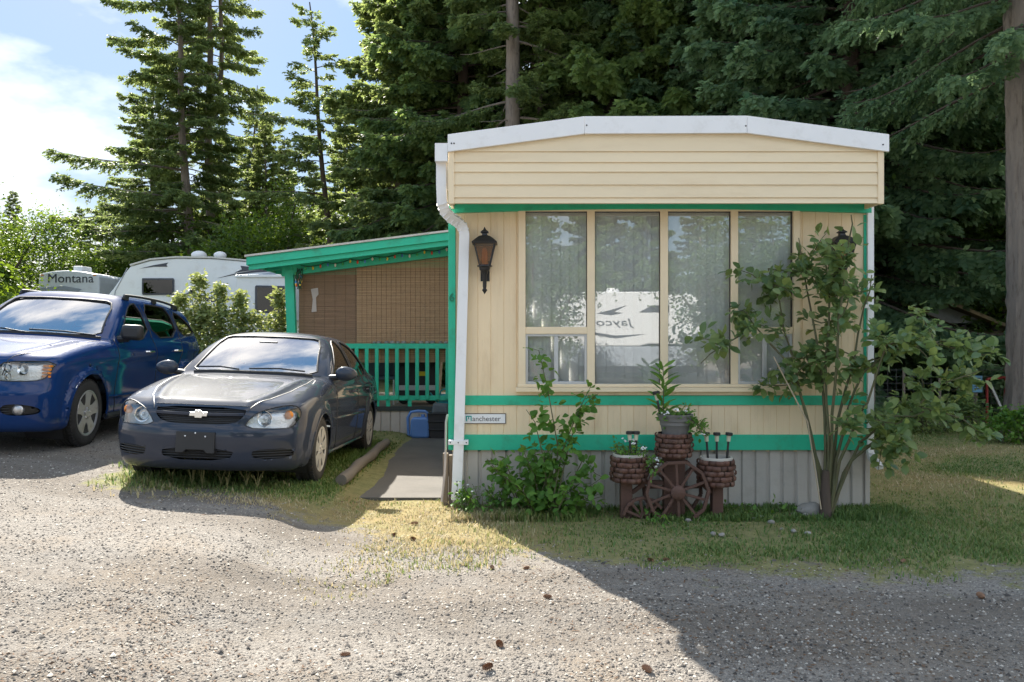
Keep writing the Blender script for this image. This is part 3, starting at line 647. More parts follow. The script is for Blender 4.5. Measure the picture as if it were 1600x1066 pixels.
bn = thing('black_bin', 'black plastic crate standing beside the blue jug', 'bin', (qx(690), YP-.22, .022)); MB().prism([(-.15, 0), (.15, 0), (.18, .36), (-.18, .36)], 'y', -.14, .14).build('bin', M['blackplastic'], bn, False, .01)
for z in (.12, .24, .355): MB().box((-.16-.06*z, -.155, z), (.16+.06*z, .155, z+.018)).build('rim', M['blackplastic'], bn, False, .004)
MB().prism([(-.13, .361), (.13, .361), (.12, .50), (-.10, .52)], 'y', -.10, .10).build('sack', pm('grey_sack', (.10, .12, .13), .7), bn, False, .03)
cb = thing('storage_bin', 'dark wheeled bin with yellow label behind the porch railing', 'bin', (qx(645), YP+.75, .455))
MB().prism([(-.34, .09), (.34, .09), (.38, .76), (-.38, .76)], 'y', -.26, .26).build('body', M['blackplastic'], cb, False, .02)
MB().box((-.40, -.29, .762), (.40, .29, .82)).build('lid', pm('grey_lid', (.06, .06, .062), .5), cb, False, .02)
MB().box((.03, -.285, .46), (.14, -.265, .53)).build('label', pm('yellow_label', (.8, .6, .02), .5), cb)
MB().box((-.28, -.272, .23), (.30, -.262, .31)).build('trim', M['alu'], cb, False, .004)
for x in (-.22, .06, .28): MB().tube([(x-.05, -.29, .60), (x-.03, -.31, .64), (x+.03, -.31, .64), (x+.05, -.29, .60)], .008, 6).build('handle', M['black'], cb, True)
for x in (-.22, .22): MB().lathe([(.09, -.03), (.09, .03)], 18, (x, -.1, .09), 'y').build('wheel', M['rubber'], cb, True)
ch = thing('porch_chair', 'grey folding chair standing on the porch beside the wheeled bin', 'chair', (qx(585), YP+.7, .455)); gm2 = pm('grey_chair', (.08, .10, .13), .6)
MB().box((-.25, -.25, .40), (.25, .25, .44)).build('seat', gm2, ch, False, .01); MB().box((-.25, .22, .44), (.25, .26, .86), (R(-10), 0, 0)).build('backrest', gm2, ch, False, .01)
for x in (-.23, .23):
    for y in (-.23, .23): MB().tube([(x, y, 0), (x, y, .41)], .014, 8).build('leg', M['alu'], ch, True)
# round timber along the path
la, lb = pxg(533, 766, .04), pxg(603, 701, .02)
lg_ = MB(); n = 14; d = Vector((lb.x-la.x, lb.y-la.y, 0))
pts = [Vector((la.x + d.x*k/n + .008*math.sin(k), la.y + d.y*k/n, .0)) for k in range(n+1)]
for p in pts: p.z = max(Gz(p.x, p.y), .0) + .045
lg_.tube(pts, [.056 + .005*math.sin(k*1.7) for k in range(n+1)], 14)
tag(lg_.build('edging_log', M['log'], None, True), 'long round timber laid along the edge of the path', 'log')
# ================================================================= cars: a smooth implicit body, meshed, then cut along projected outlines
def smax(a, b, k):
    h = np.maximum(k - np.abs(a - b), 0) / k
    return np.maximum(a, b) + h * h * k * .25
def smin(a, b, k): return -smax(-a, -b, k)
def surfnet(f, lo, hi, h):
    'naive surface nets of f=0 on a grid, vertices pulled onto the surface'
    ax = [np.arange(lo[i], hi[i] + h, h) for i in range(3)]
    X, Y, Z = np.meshgrid(*ax, indexing='ij'); D = f(X, Y, Z)
    s = D < 0; nx_, ny_, nz_ = D.shape
    c = np.zeros((nx_-1, ny_-1, nz_-1), int)
    for i in (0, 1):
        for j in (0, 1):
            for k in (0, 1): c += s[i:nx_-1+i, j:ny_-1+j, k:nz_-1+k]
    act = (c > 0) & (c < 8); vid = -np.ones(act.shape, int); vid[act] = np.arange(act.sum())
    I = np.argwhere(act); P = np.stack([ax[d][I[:, d]] + h/2 for d in range(3)], 1)
    def grad(P, e=.004):
        return np.stack([(f(*(P + np.eye(3)[d]*e).T) - f(*(P - np.eye(3)[d]*e).T)) / (2*e) for d in range(3)], 1)
    for _ in range(5):
        g = grad(P); v = f(*P.T); st = -(v / (np.sum(g*g, 1) + 1e-6))[:, None] * g
        n = np.linalg.norm(st, axis=1, keepdims=True); P = P + st * np.minimum(1, h*.7 / (n + 1e-9))
    Q = []
    for d in range(3):
        a, b_ = [(1, 2), (2, 0), (0, 1)][d]
        sl0 = [slice(1, -1)]*3; sl0[d] = slice(0, -1); sl1 = [slice(1, -1)]*3; sl1[d] = slice(1, None)
        cr_ = s[tuple(sl0)] != s[tuple(sl1)]; flip = s[tuple(sl0)][cr_]
        J = np.argwhere(cr_); base = J.copy(); base[:, a] += 1; base[:, b_] += 1
        def cell(da, db):
            K = base.copy(); K[:, a] += da; K[:, b_] += db; return vid[K[:, 0], K[:, 1], K[:, 2]]
        q = np.stack([cell(-1, -1), cell(0, -1), cell(0, 0), cell(-1, 0)], 1)
        q[~flip] = q[~flip][:, ::-1]; Q.append(q)
    Q = np.concatenate(Q); Q = Q[(Q >= 0).all(1)]
    T = np.concatenate([Q[:, [0, 1, 2]], Q[:, [0, 2, 3]]])
    return P, T
def poly_sd(poly, p):
    'signed distance (inside negative) and nearest boundary point'
    poly = np.asarray(poly, float); best = np.full(len(p), 1e9); near = np.zeros_like(p); ins = np.zeros(len(p), bool)
    for i in range(len(poly)):
        a = poly[i]; b_ = poly[(i+1) % len(poly)]; e = b_ - a; t = np.clip(((p - a) @ e) / (e @ e + 1e-12), 0, 1); q = a + t[:, None]*e; d = np.linalg.norm(p - q, axis=1)
        m_ = d < best; best[m_] = d[m_]; near[m_] = q[m_]
        c = (a[1] > p[:, 1]) != (b_[1] > p[:, 1])
        with np.errstate(divide='ignore', invalid='ignore'): xi = (b_[0]-a[0]) * (p[:, 1]-a[1]) / (b_[1]-a[1]) + a[0]
        ins ^= c & (p[:, 0] < xi)
    return np.where(ins, -best, best), near
def smooth_poly(pts, it=2):
    p = [np.array(q, float) for q in pts]
    for _ in range(it):
        o = []
        for i in range(len(p)):
            a, b_ = p[i], p[(i+1) % len(p)]; o += [a*.75 + b_*.25, a*.25 + b_*.75]
        p = o
    return np.array(p)
class Shell:
    def __init__(s, f, lo, hi, h):
        s.f = f; s.V, s.T = surfnet(f, lo, hi, h); s.lab = np.zeros(len(s.T), int)
    def slide(s, P, axis):
        'put points back on the surface by moving along one axis'
        e = .003
        for _ in range(6):
            d = np.zeros(3); d[axis] = e; v = s.f(*P.T); g = (s.f(*(P+d).T) - s.f(*(P-d).T)) / (2*e)
            P[:, axis] -= np.clip(v / np.where(np.abs(g) < .15, np.sign(g + 1e-9)*.15, g), -.02, .02)
        return P
    def cut(s, poly, axis, cond, label):
        'label the faces whose projection along axis lies inside poly; cond limits the vertices concerned'
        ij = [d for d in range(3) if d != axis]; ok = cond(s.V); poly = np.asarray(poly, float)
        lo = poly.min(0) - .1; hi = poly.max(0) + .1; P2 = s.V[:, ij]
        ok &= (P2 >= lo).all(1) & (P2 <= hi).all(1); idx = np.where(ok)[0]
        if not len(idx): return
        sd_ = np.full(len(s.V), 9.); near = np.zeros((len(s.V), 2)); sd_[idx], near[idx] = poly_sd(poly, P2[idx])
        tf = ok[s.T].all(1); T = s.T[tf]; E = np.unique(np.sort(np.concatenate([T[:, [0,1]], T[:, [1,2]], T[:, [2,0]]]), 1), axis=0)
        x = E[sd_[E[:, 0]] * sd_[E[:, 1]] < 0]
        snap = np.unique(np.where(np.abs(sd_[x[:, 0]]) < np.abs(sd_[x[:, 1]]), x[:, 0], x[:, 1]))
        NP = s.V[snap].copy(); NP[:, ij] = near[snap]; s.V[snap] = s.slide(NP, axis); sd_[snap] = 0
        inside = np.zeros(len(s.T), bool); k = np.where(tf)[0]; inside[k] = (sd_[s.T[k]].max(1) <= 1e-9) & (sd_[s.T[k]].min(1) < 0) | ((sd_[s.T[k]] == 0).all(1) & (poly_sd(poly, s.V[s.T[k]].mean(1)[:, ij])[0] < 0))
        s.lab[inside] = label
    def piece(s, name, label, m, parent, inset=0., smooth=True):
        T = s.T[np.isin(s.lab, label if isinstance(label, (list, tuple)) else [label])]
        if not len(T): return None
        u, inv = np.unique(T, return_inverse=True); V = s.V[u].copy()
        if inset:
            V -= s.normal(V) * inset
        me = npmesh(name, V, inv.reshape(-1, 3)); 
        if smooth: me.polygons.foreach_set('use_smooth', [True]*len(me.polygons))
        return mobj(name, me, m, parent)
    def normal(s, P, e=.004):
        g = np.stack([s.f(*(P + np.eye(3)[d]*e).T) - s.f(*(P - np.eye(3)[d]*e).T) for d in range(3)], 1); return g / (np.linalg.norm(g, axis=1, keepdims=True) + 1e-9)
    def curve(s, pts, axis, start, lift=.0, dense=6):
        'points (2D) dropped on the surface along axis from start side'
        ij = [d for d in range(3) if d != axis]; p = np.asarray(pts, float); q = []
        for a, b_ in zip(p[:-1], p[1:]): q += [a + (b_-a)*k/dense for k in range(dense)]
        q.append(p[-1]); P = np.zeros((len(q), 3)); P[:, ij] = q; P[:, axis] = start; e = np.zeros(3); e[axis] = 1
        sg = np.sign(start) if axis != 2 else 1
        P[:, axis] = start
        for _ in range(90):
            v = s.f(*P.T); P[:, axis] -= sg * np.clip(v * .6, -.03, .03)
        return P + s.normal(P) * lift
def pline(sh, name, pts, axis, start, r_, m, parent, lift=0., dense=6, closed=False):
    pts = list(map(tuple, pts)); pts = pts + [pts[0]] if closed else pts
    return MB().tube([tuple(p) for p in sh.curve(pts, axis, start, lift, dense)], r_, 6).build(name, m, parent, True)
def paint(name, col, flake=.5):
    m, t, b, N, L = newmat(name)
    tc = N('ShaderNodeTexCoord'); n = N('ShaderNodeTexNoise'); n.inputs['Scale'].default_value = 3; n.inputs['Detail'].default_value = 8; L(tc.outputs['Object'], n.inputs['Vector'])
    mx = N('ShaderNodeMix'); mx.data_type = 'RGBA'; mx.inputs['A'].default_value = (*[c*.9 for c in col], 1); mx.inputs['B'].default_value = (*[c*1.12 for c in col], 1); L(n.outputs['Fac'], mx.inputs['Factor'])
    # road dust low on the sides
    sp = N('ShaderNodeSeparateXYZ'); L(tc.outputs['Object'], sp.inputs[0]); mr = N('ShaderNodeMapRange'); mr.inputs['From Min'].default_value = .55; mr.inputs['From Max'].default_value = .15; mr.inputs['To Max'].default_value = .15; L(sp.outputs['Z'], mr.inputs['Value'])
    ml = N('ShaderNodeMath'); ml.operation = 'MULTIPLY'; L(mr.outputs[0], ml.inputs[0]); L(n.outputs['Fac'], ml.inputs[1])
    m2 = N('ShaderNodeMix'); m2.data_type = 'RGBA'; m2.inputs['B'].default_value = (.12, .10, .08, 1); L(ml.outputs[0], m2.inputs['Factor']); L(mx.outputs['Result'], m2.inputs['A'])
    L(m2.outputs['Result'], b.inputs['Base Color'])
    b.inputs['Metallic'].default_value = flake; b.inputs['Specular IOR Level'].default_value = .012; b.inputs['Roughness'].default_value = .5; b.inputs['Coat Weight'].default_value = .7; b.inputs['Coat Roughness'].default_value = .05
    return m
M['paint_grey'] = paint('slate_blue_paint', (.032, .040, .060), .0)
M['paint_blue'] = paint('blue_paint', (.005, .031, .125), .0)
M['carglass'] = glassmat('windscreen_glass', (.60, .66, .68), .40)
M['carglass_dark'] = glassmat('tinted_glass', (.16, .18, .18), .08)
M['lens'] = glassmat('lamp_lens', (.93, .95, .96), .03)
M['reflector'] = pm('lamp_reflector', (.62, .62, .62), .32, metal=.7, var=.25, scale=30, bump=.5, bscale=60)
M['seat'] = pm('grey_seat', (.13, .13, .135), .8, bump=.2, bscale=200)
M['dash'] = pm('grey_dash', (.14, .14, .145), .7)
M['orange'] = pm('orange_lamp', (.75, .24, .02), .3)
M['redlamp'] = pm('red_lamp', (.45, .02, .015), .25)
def wheel(par, c, side, R_, rr, wd, kind):
    'tyre and rim in car space; side +1 = outer face towards +y'
    wt = bpy.data.objects.new('wheel', None); COL.objects.link(wt); wt.parent = par; wt.location = c; wt.empty_display_size = .1
    s = side
    prof = [(rr*.98, -wd*.45), (rr*1.06, -wd*.50), (R_*.88, -wd*.52), (R_*.965, -wd*.44), (R_*.99, -wd*.33), (R_*.99, -wd*.20), (R_*.972, -wd*.19), (R_*.972, -wd*.15), (R_, -wd*.14), (R_, -wd*.02), (R_*.978, -wd*.015), (R_*.978, wd*.015), (R_, wd*.02), (R_, wd*.14), (R_*.972, wd*.15), (R_*.972, wd*.19), (R_*.99, wd*.20), (R_*.99, wd*.33), (R_*.965, wd*.44), (R_*.88, wd*.52), (rr*1.06, wd*.50), (rr*.98, wd*.45)]
    MB().lathe(prof, 56, (0, 0, 0), 'y').build('tyre', M['rubber'], wt, True)
    tr = MB()
    for k in range(56):                                                # tread blocks on the shoulders
        q = 2*math.pi*k/56
        for y0 in (-wd*.47, wd*.25):
            a = Matrix.Rotation(-q, 3, 'Y'); vs = [a @ Vector(p) for p in ((R_*.95, y0, -.009), (R_*1.006, y0+wd*.03, -.009), (R_*1.006, y0+wd*.19, -.009), (R_*.95, y0+wd*.22, -.009), (R_*.95, y0, .009), (R_*1.006, y0+wd*.03, .009), (R_*1.006, y0+wd*.19, .009), (R_*.95, y0+wd*.22, .009))]
            tr.add(vs, [(0,3,2,1),(4,5,6,7),(0,1,5,4),(1,2,6,5),(2,3,7,6),(3,0,4,7)])
    tag(tr.build('tread', M['rubber'], wt), kind='stuff')
    m = M['rim'] if kind == 'suv' else M['hubcap']; o = s*wd*.5
    MB().lathe([(rr*.90, -o*.5), (rr*.93, o*.55), (rr*1.03, o*.92), (rr*1.04, o*1.0), (rr*.99, o*1.02), (rr*.93, o*.95), (rr*.90, o*.6)], 48, (0, 0, 0), 'y').build('rim', m, wt, True)
    MB().lathe([(.0001, o*.30), (rr*.92, o*.28)], 32, (0, 0, 0), 'y').build('brake_disc', M['blackplastic'] if kind != 'suv' else M['alu'], wt, True)
    nsp = 5 if kind == 'suv' else 7
    for k in range(nsp):
        q = 2*math.pi*(k+.3)/nsp; a = Matrix.Rotation(-q, 3, 'Y'); y1 = o*.98; y0 = o*.70
        w0, w1 = (.115, .145) if kind == 'suv' else (.09, .135); w0 *= rr/.22; w1 *= rr/.22; w0 *= .5; w1 *= .5
        p = [(rr*.16, y1*.93, -w0), (rr*.55, y1*.97, -w0*.9), (rr*.95, y1, -w1), (rr*.95, y1, w1), (rr*.55, y1*.97, w0*.9), (rr*.16, y1*.93, w0)]
        vs = [a @ Vector(v) for v in p] + [a @ Vector((v[0], y0, v[2]*.8)) for v in p]
        MB().add(vs, [tuple(range(6)), tuple(range(6, 12))[::-1]] + [(i, 6+i, 6+(i+1)%6, (i+1)%6) for i in range(6)]).build('spoke', m, wt, False, .004)
    MB().lathe([(rr*.30, o*.6), (rr*.29, o*.93), (rr*.17, o*.99), (rr*.15, o*1.03), (.0001, o*1.04)], 24, (0, 0, 0), 'y').build('hub', m, wt, True)
    for k in range(5):
        q = 2*math.pi*k/5 + .3; MB().lathe([(.011, o*.9), (.010, o*1.02), (.0001, o*1.03)], 6, (math.cos(q)*rr*.22, 0, math.sin(q)*rr*.22), 'y').build('lug_nut', M['chrome'], wt, True)
    return wt
def arch_liner(par, cx, cz, r_, y0, y1, m):
    for s in (1, -1):
        vs = []; n = 24
        for y in (y0*s, y1*s):
            for k in range(n+1):
                q = math.pi*(-.18 + 1.36*k/n); vs.append((cx + math.cos(q)*r_, y, cz + math.sin(q)*r_))
        fs = [(k, k+1, n+2+k, n+1+k) for k in range(n)] + [tuple(range(n+1))]
        MB().add(vs, fs).build('wheel_well', m, par, True)
def seats(par, xs, zb, h_, w_):
    for x in xs:
        for y in (-w_, w_):
            MB().box((x-.05, y-.22, zb), (x+.07, y+.22, zb+h_), (0, R(-14), 0)).build('seat_back', M['seat'], par, False, .04)
            MB().box((x-.07, y-.12, zb+h_+.02), (x-.0, y+.12, zb+h_+.19), (0, R(-8), 0)).build('head_restraint', M['seat'], par, False, .03)
def place_car(root, x, y, yaw, WB, tr):
    'set the car on the terrain by its four wheel contact points; car +x faces the camera'
    pts = []
    for cx, cy in ((0, tr), (0, -tr), (-WB, tr), (-WB, -tr)):
        wx = x + (cy*math.cos(yaw) + cx*math.sin(yaw)); wy = y + (-cx*math.cos(yaw) + cy*math.sin(yaw)); pts.append((wx, wy, Gz(wx, wy)))
    A_ = np.array([[p[0], p[1], 1] for p in pts]); c = np.linalg.lstsq(A_, np.array([p[2] for p in pts]), rcond=None)[0]
    nrm = Vector((-c[0], -c[1], 1)).normalized(); fw = Vector((math.sin(yaw), -math.cos(yaw), 0)); fw = (fw - nrm*fw.dot(nrm)).normalized(); lf = nrm.cross(fw)
    m = Matrix((fw, lf, nrm)).transposed().to_4x4(); m.translation = Vector((x, y, c[0]*x + c[1]*y + c[2] - .012)); root.matrix_world = m
# ----------------------------------------------------------------- sedan
def sedan_f(x, y, z):
    a = np.abs(y); yn = a / .86
    plan = cr([-3.7, -3.3, -2.6, -1.2, 0, .5, .95], [.74, .82, .855, .86, .858, .835, .76], x)
    prof = cr([.1, .2, .34, .55, .74, .88, 1.0], [-.10, -.055, -.018, 0, -.006, -.032, -.07], z)
    flare = 0
    for cx in (0, -2.62):
        r_ = np.hypot(x - cx, z - .31); flare = flare + .022*np.exp(-((r_ - .37)/.05)**2) * (z > .1)
    crease = .008*np.exp(-((z - (.80 + .02*x))/.035)**2)
    side = (a - (plan + prof + flare + crease)) * .97
    fx_ = cr([.1, .18, .26, .36, .47, .53, .58, .63, .70, .76], [.78, .85, .895, .915, .93, .925, .905, .90, .885, .84], z)
    front = (x - (fx_ - .33*yn**2.7)) * .92
    rx = cr([.15, .3, .45, .62, .7, .9, 1.02], [-3.5, -3.6, -3.64, -3.64, -3.60, -3.57, -3.52], z)
    rear = ((rx + .24*yn**2.6) - x) * .92
    ht = cr([-3.7, -3.5, -3.1, -2.9, -2.0, -.45, -.2, .2, .55, .8, .93], [1.0, 1.02, 1.025, 1.02, .98, .985, .965, .905, .83, .765, .70], x)
    crown = cr([-3.7, -2.9, -.5, .2, .8], [.05, .06, .05, .075, .10], x)
    hoodline = .012*np.exp(-((a - cr([-.5, .3, .85], [.60, .52, .38], x))/.045)**2) * bsm(-.45, -.2, x)
    top = (z - (ht - crown*yn**2.6 + hoodline)) * .97
    bot = (cr([-3.7, -3.2, .5, .8, .95], [.30, .19, .17, .17, .20], x) - z)
    low = smax(smax(side, top, .10), bot, .06); low = smax(low, front, .09); low = smax(low, rear, .10)
    zc = np.clip(z, .9, 1.5)
    ws = ((x - (-.40 - (zc - .975)*1.80 - .16*(a/.66)**2.2 + .05*np.sin((zc-.97)/.43*np.pi))) * .485)
    rw = ((-3.02 + (zc - 1.00)*1.72 + .10*(a/.6)**2.2) - x) * .50
    roof = z - (1.452 - .030*((x + 1.75)/.65)**2 - .055*(a/.56)**2.6)
    cs = (a - (.815 - (z - .93)*.50 - .03*bsm(-2.0, -3.0, x) - .02*bsm(-1.0, -.4, x) + .02*np.sin(np.clip((z-.93)/.45, 0, 1)*np.pi))) * .90
    cab = smax(smax(roof, cs, .09), smax(ws, rw, .02), .045); cab = smax(cab, .85 - z, .02)
    return smin(low, cab, .035)
sedan = thing('parked_sedan', 'dark slate blue sedan with empty black plate holder parked in the grass', 'car')
sh = Shell(sedan_f, (-3.75, -.98, .08), (1.05, .98, 1.54), .026)
anyv = lambda V: np.ones(len(V), bool)
left_ = lambda V: V[:, 1] > .35; right_ = lambda V: V[:, 1] < -.35; frontv = lambda V: (V[:, 0] > .25)
circ = lambda cx, cz, r_, n=36: np.array([(cx + math.cos(6.2832*k/n)*r_, cz + math.sin(6.2832*k/n)*r_) for k in range(n)])
gl_f = smooth_poly([(-.66, .975), (-.80, 1.06), (-1.24, 1.315), (-1.42, 1.365), (-1.60, 1.372), (-1.68, .968)], 1)
gl_r = smooth_poly([(-1.76, .968), (-1.70, 1.372), (-1.95, 1.36), (-2.22, 1.28), (-2.52, 1.10), (-2.58, 1.02), (-2.46, .975)], 1)
wsp = smooth_poly([(-.645, .998), (-.3, 1.015), (.3, 1.015), (.645, .998), (.60, 1.12), (.535, 1.355), (.42, 1.385), (-.42, 1.385), (-.535, 1.355), (-.60, 1.12)], 1)
rwp = smooth_poly([(-.56, 1.06), (.56, 1.06), (.46, 1.36), (-.46, 1.36)], 2)
HL = smooth_poly([(.375, .555), (.43, .645), (.50, .70), (.63, .742), (.735, .752), (.795, .71), (.80, .64), (.745, .565), (.70, .55)], 1)
UG = smooth_poly([(-.40, .722), (.40, .722), (.375, .65), (.31, .592), (.15, .578), (-.15, .578), (-.31, .592), (-.375, .65)], 1)
LG = smooth_poly([(-.33, .375), (.33, .375), (.27, .275), (-.27, .275)], 1)
SG = smooth_poly([(.43, .37), (.76, .385), (.765, .30), (.48, .285)], 1)
flip = lambda p: np.array([(-a, b_) for a, b_ in p])[::-1]
for cx in (0, -2.62):
    for cd in (left_, right_): sh.cut(circ(cx, .30, .348), 1, cd, 1)
for cd, L_ in ((left_, 2), (right_, 3)): sh.cut(gl_f, 1, lambda V, c=cd: c(V) & (V[:, 2] > .9), L_); sh.cut(gl_r, 1, lambda V, c=cd: c(V) & (V[:, 2] > .9), L_ + 2)
sh.cut(wsp, 0, lambda V: (V[:, 0] < -.2) & (V[:, 0] > -1.5) & (V[:, 2] > .93), 6); sh.cut(rwp, 0, lambda V: (V[:, 0] < -2.0) & (V[:, 2] > 1.0), 7)
for p, l in ((HL, 8), (flip(HL), 9), (UG, 10), (LG, 11), (SG, 12), (flip(SG), 13)): sh.cut(p, 0, frontv, l)
sh.piece('body', 0, M['paint_grey'], sedan)
for l, nme in ((2, 'door_glass'), (3, 'door_glass'), (4, 'door_glass'), (5, 'door_glass')): sh.piece(nme, l, M['carglass_dark'], sedan, .008)
sh.piece('windscreen', 6, M['carglass'], sedan, .006); sh.piece('rear_window', 7, M['carglass'], sedan, .006)
for l, p, sgn in ((8, HL, 1), (9, flip(HL), -1)):
    hl = sh.piece('headlight', l, M['lens'], sedan, .003)
    sh.piece('reflector', l, M['reflector'], hl, .055)
    cz = sh.curve([(sgn*.53, .635), (sgn*.53, .636)], 0, 1.3)[0]; MB().lathe([(.0001, -.05), (.035, -.045), (.062, -.005), (.066, .006), (.058, .004), (.03, -.03), (.0001, -.035)], 20, cz - np.array([.035, 0, 0]), 'x').build('lamp_bowl', M['chrome'], hl, True)
    MB().ball(cz - np.array([.06, 0, 0]), .02, 10, 6).build('bulb', M['white'], hl, True)
    cz = sh.curve([(sgn*.715, .665), (sgn*.715, .666)], 0, 1.3)[0]; MB().ball(cz - np.array([.030, sgn*.01, 0]), .040, 12, 8, (.5, 1, 1)).build('indicator', M['orange'], hl, True)
    pline(sh, 'lamp_edge', p, 0, 1.3, .0045, M['blackplastic'], hl, -.001, 2, True)
for l in (10, 11, 12, 13): sh.piece('grille_back', l, M['black'], sedan, .035)
for z in np.arange(.595, .72, .0165):
    w_ = np.interp(z, [.58, .60, .65, .722], [.27, .32, .37, .395]); P = sh.curve([(-w_, z), (0, z), (w_, z)], 0, 1.3, -.014, 8); MB().tube([tuple(p) for p in P], .0045, 5).build('grille_slat', M['blackplastic'], sedan, True)
P = sh.curve([(-.375, .668), (0, .662), (.375, .668)], 0, 1.3, -.002, 8); MB().tube([tuple(p) for p in P], 0, sq=(.026, .02)).build('grille_bar', M['paint_grey'], sedan, False, .004)
for z in (.293, .315, .337, .359):
    w_ = np.interp(z, [.275, .375], [.28, .325]); P = sh.curve([(-w_, z), (0, z), (w_, z)], 0, 1.3, -.008, 8); MB().tube([tuple(p) for p in P], .0055, 5).build('bumper_slat', M['blackplastic'], sedan, True)
    for sgn in (1, -1): P = sh.curve([(sgn*.45, z+.003), (sgn*.6, z+.008), (sgn*.755, z+.012)], 0, 1.3, -.004, 6); MB().tube([tuple(p) for p in P], .005, 5).build('bumper_slat', M['blackplastic'], sedan, True)
c = sh.curve([(0, .662), (0, .663)], 0, 1.3)[0]                          # cross-shaped maker's badge
bx_ = c[0] + .012; bt_ = [(-.075, -.018), (-.030, -.018), (-.026, -.032), (.032, -.032), (.036, -.018), (.075, -.018), (.082, .018), (.036, .018), (.032, .032), (-.026, .032), (-.030, .018), (-.068, .018)]
MB().prism([(a, .662 + b_) for a, b_ in bt_], 'x', bx_-.008, bx_+.004).build('badge', M['chrome'], sedan, False, .003)
x0 = sh.curve([(0, .43), (0, .431)], 0, 1.3)[0][0]
MB().prism([(-.165, .515), (.165, .515), (.165, .335), (.10, .335), (.075, .362), (-.075, .362), (-.10, .335), (-.165, .335)], 'x', x0-.06, x0+.016).build('plate_holder', M['blackplastic'], sedan, False, .006)
for a, b_ in ((-.085, .478), (.085, .478), (0, .505)): MB().ball((x0+.016, a, b_), .007, 8, 5).build('plate_screw', M['white'], sedan, True)
for s in (1, -1):
    pline(sh, 'hood_gap', [(-.43, s*.66), (-.1, s*.665), (.3, s*.615), (.6, s*.52), (.84, s*.40)], 2, 1.6, .005, M['black'], sedan, -.001)
    for p in ([(-.60, .965), (-.60, .72), (-.64, .40), (-.70, .25)], [(-1.72, .96), (-1.74, .6), (-1.72, .25)], [(-2.60, 1.0), (-2.50, .78), (-2.26, .48), (-2.16, .25)]): pline(sh, 'door_gap', p, 1, s*1.2, .0055, M['black'], sedan, -.0005)
    pline(sh, 'door_moulding', [(-.42, .565), (-1.2, .555), (-2.16, .545)], 1, s*1.2, .014, M['paint_grey'], sedan, .0)
    pline(sh, 'sill_strip', [(-.40, .225), (-2.2, .225)], 1, s*1.2, .022, M['paint_grey'], sedan, -.008)
    for g_ in (gl_f, gl_r): pline(sh, 'window_seal', g_, 1, s*1.2, .008, M['blackplastic'], sedan, -.001, 2, True)
    for cx in (0, -2.62):
        q_ = [(cx + math.cos(a)*.352, .30 + math.sin(a)*.352) for a in np.linspace(-.12, math.pi+.12, 26)]; pline(sh, 'arch_lip', q_, 1, s*1.3, .010, M['paint_grey'], sedan, -.004, 2)
    for cx in (-1.50, -2.36):
        c = sh.curve([(cx, .81), (cx, .811)], 1, s*1.2, .0)[0]; MB().tube([c + np.array([.09, 0, 0]), c + np.array([.07, s*.03, .004]), c + np.array([-.06, s*.03, .004]), c + np.array([-.09, 0, 0])], .013, 8).build('door_handle', M['paint_grey'], sedan, True)
    # mirrors: a rounded shell on a short arm
    c = sh.curve([(-.66, .985), (-.66, .986)], 1, s*1.2, .0)[0]
    mr_ = MB().tube([c + np.array([0, -s*.05, -.02]), c + np.array([.01, s*.10, .0])], [.035, .028], 8).build('mirror_arm', M['blackplastic'], sedan, True)
    b0 = MB().ball((0, 0, 0), 1, 18, 12); vs = []
    for v in b0.v:
        x_, y_, z_ = v; vs.append((c[0]+.02 + (x_*.075 if x_ > 0 else x_*.04), c[1] + s*.16 + y_*.115, c[2] + .035 + z_*.075*(1-.15*y_*s)))
    MB().add(vs, b0.f).build('mirror', M['paint_grey'], sedan, True)
pline(sh, 'hood_edge', [(.735, -.42), (.735, -.2), (.735, .2), (.735, .42)][0:0] or [(-.40, .735), (-.2, .738), (.2, .738), (.40, .735)], 0, 1.3, .0045, M['black'], sedan, -.001)
pline(sh, 'windscreen_seal', wsp, 0, 1.3, .010, M['blackplastic'], sedan, -.002, 2, True)
pline(sh, 'rear_window_seal', rwp, 0, -4, .010, M['blackplastic'], sedan, -.002, 2, True)
for y0, y1 in ((.52, -.02), (-.12, -.58)):
    P = sh.curve([(y0*1.0, 1.015), (y0*.55+y1*.45, 1.035), (y1, 1.025)], 0, 1.3, .018); MB().tube([tuple(p) for p in P], .009, 6).build('wiper', M['black'], sedan, True)
P = sh.curve([(-.60, .985), (-.3, 1.0), (.3, 1.0), (.60, .985)], 0, 1.3, .002); MB().tube([tuple(p) for p in P], 0, sq=(.03, .03)).build('cowl', M['blackplastic'], sedan, True)
MB().box((-.95, -.68, .72), (-.50, .68, .96)).build('dashboard', M['dash'], sedan, False, .05)
t_ = MB(); t_.tube([(-1.02 + .07*math.sin(a), .37 + .18*math.cos(a), .93 + .17*math.sin(a)) for a in np.linspace(0, 6.2832, 25)], .014, 6, False); t_.tube([(-1.02, .2, .93), (-1.02, .54, .93)], .02, 6); t_.build('steering_wheel', M['dash'], sedan, True)
seats(sedan, (-1.55, -2.35), .45, .62, .36)
MB().box((-2.6, -.72, .2), (-.45, .72, .4)).build('floor', M['dash'], sedan)
MB().box((-1.05, -.10, 1.27), (-1.0, .10, 1.33)).build('inner_mirror', M['blackplastic'], sedan, False, .01)
for cx in (0, -2.62):
    arch_liner(sedan, cx, .31, .36, .45, .80, M['black'])
    for s in (1, -1): wheel(sedan, (cx, s*.755, .308), s, .308, .205, .19, 'sedan')
for s in (1, -1): MB().box((-3.60, s*.52-.12, .72), (-3.44, s*.52+.12, .92)).build('tail_light', M['redlamp'], sedan, False, .03)
place_car(sedan, -2.68, 7.93, -.006, 2.62, .75)
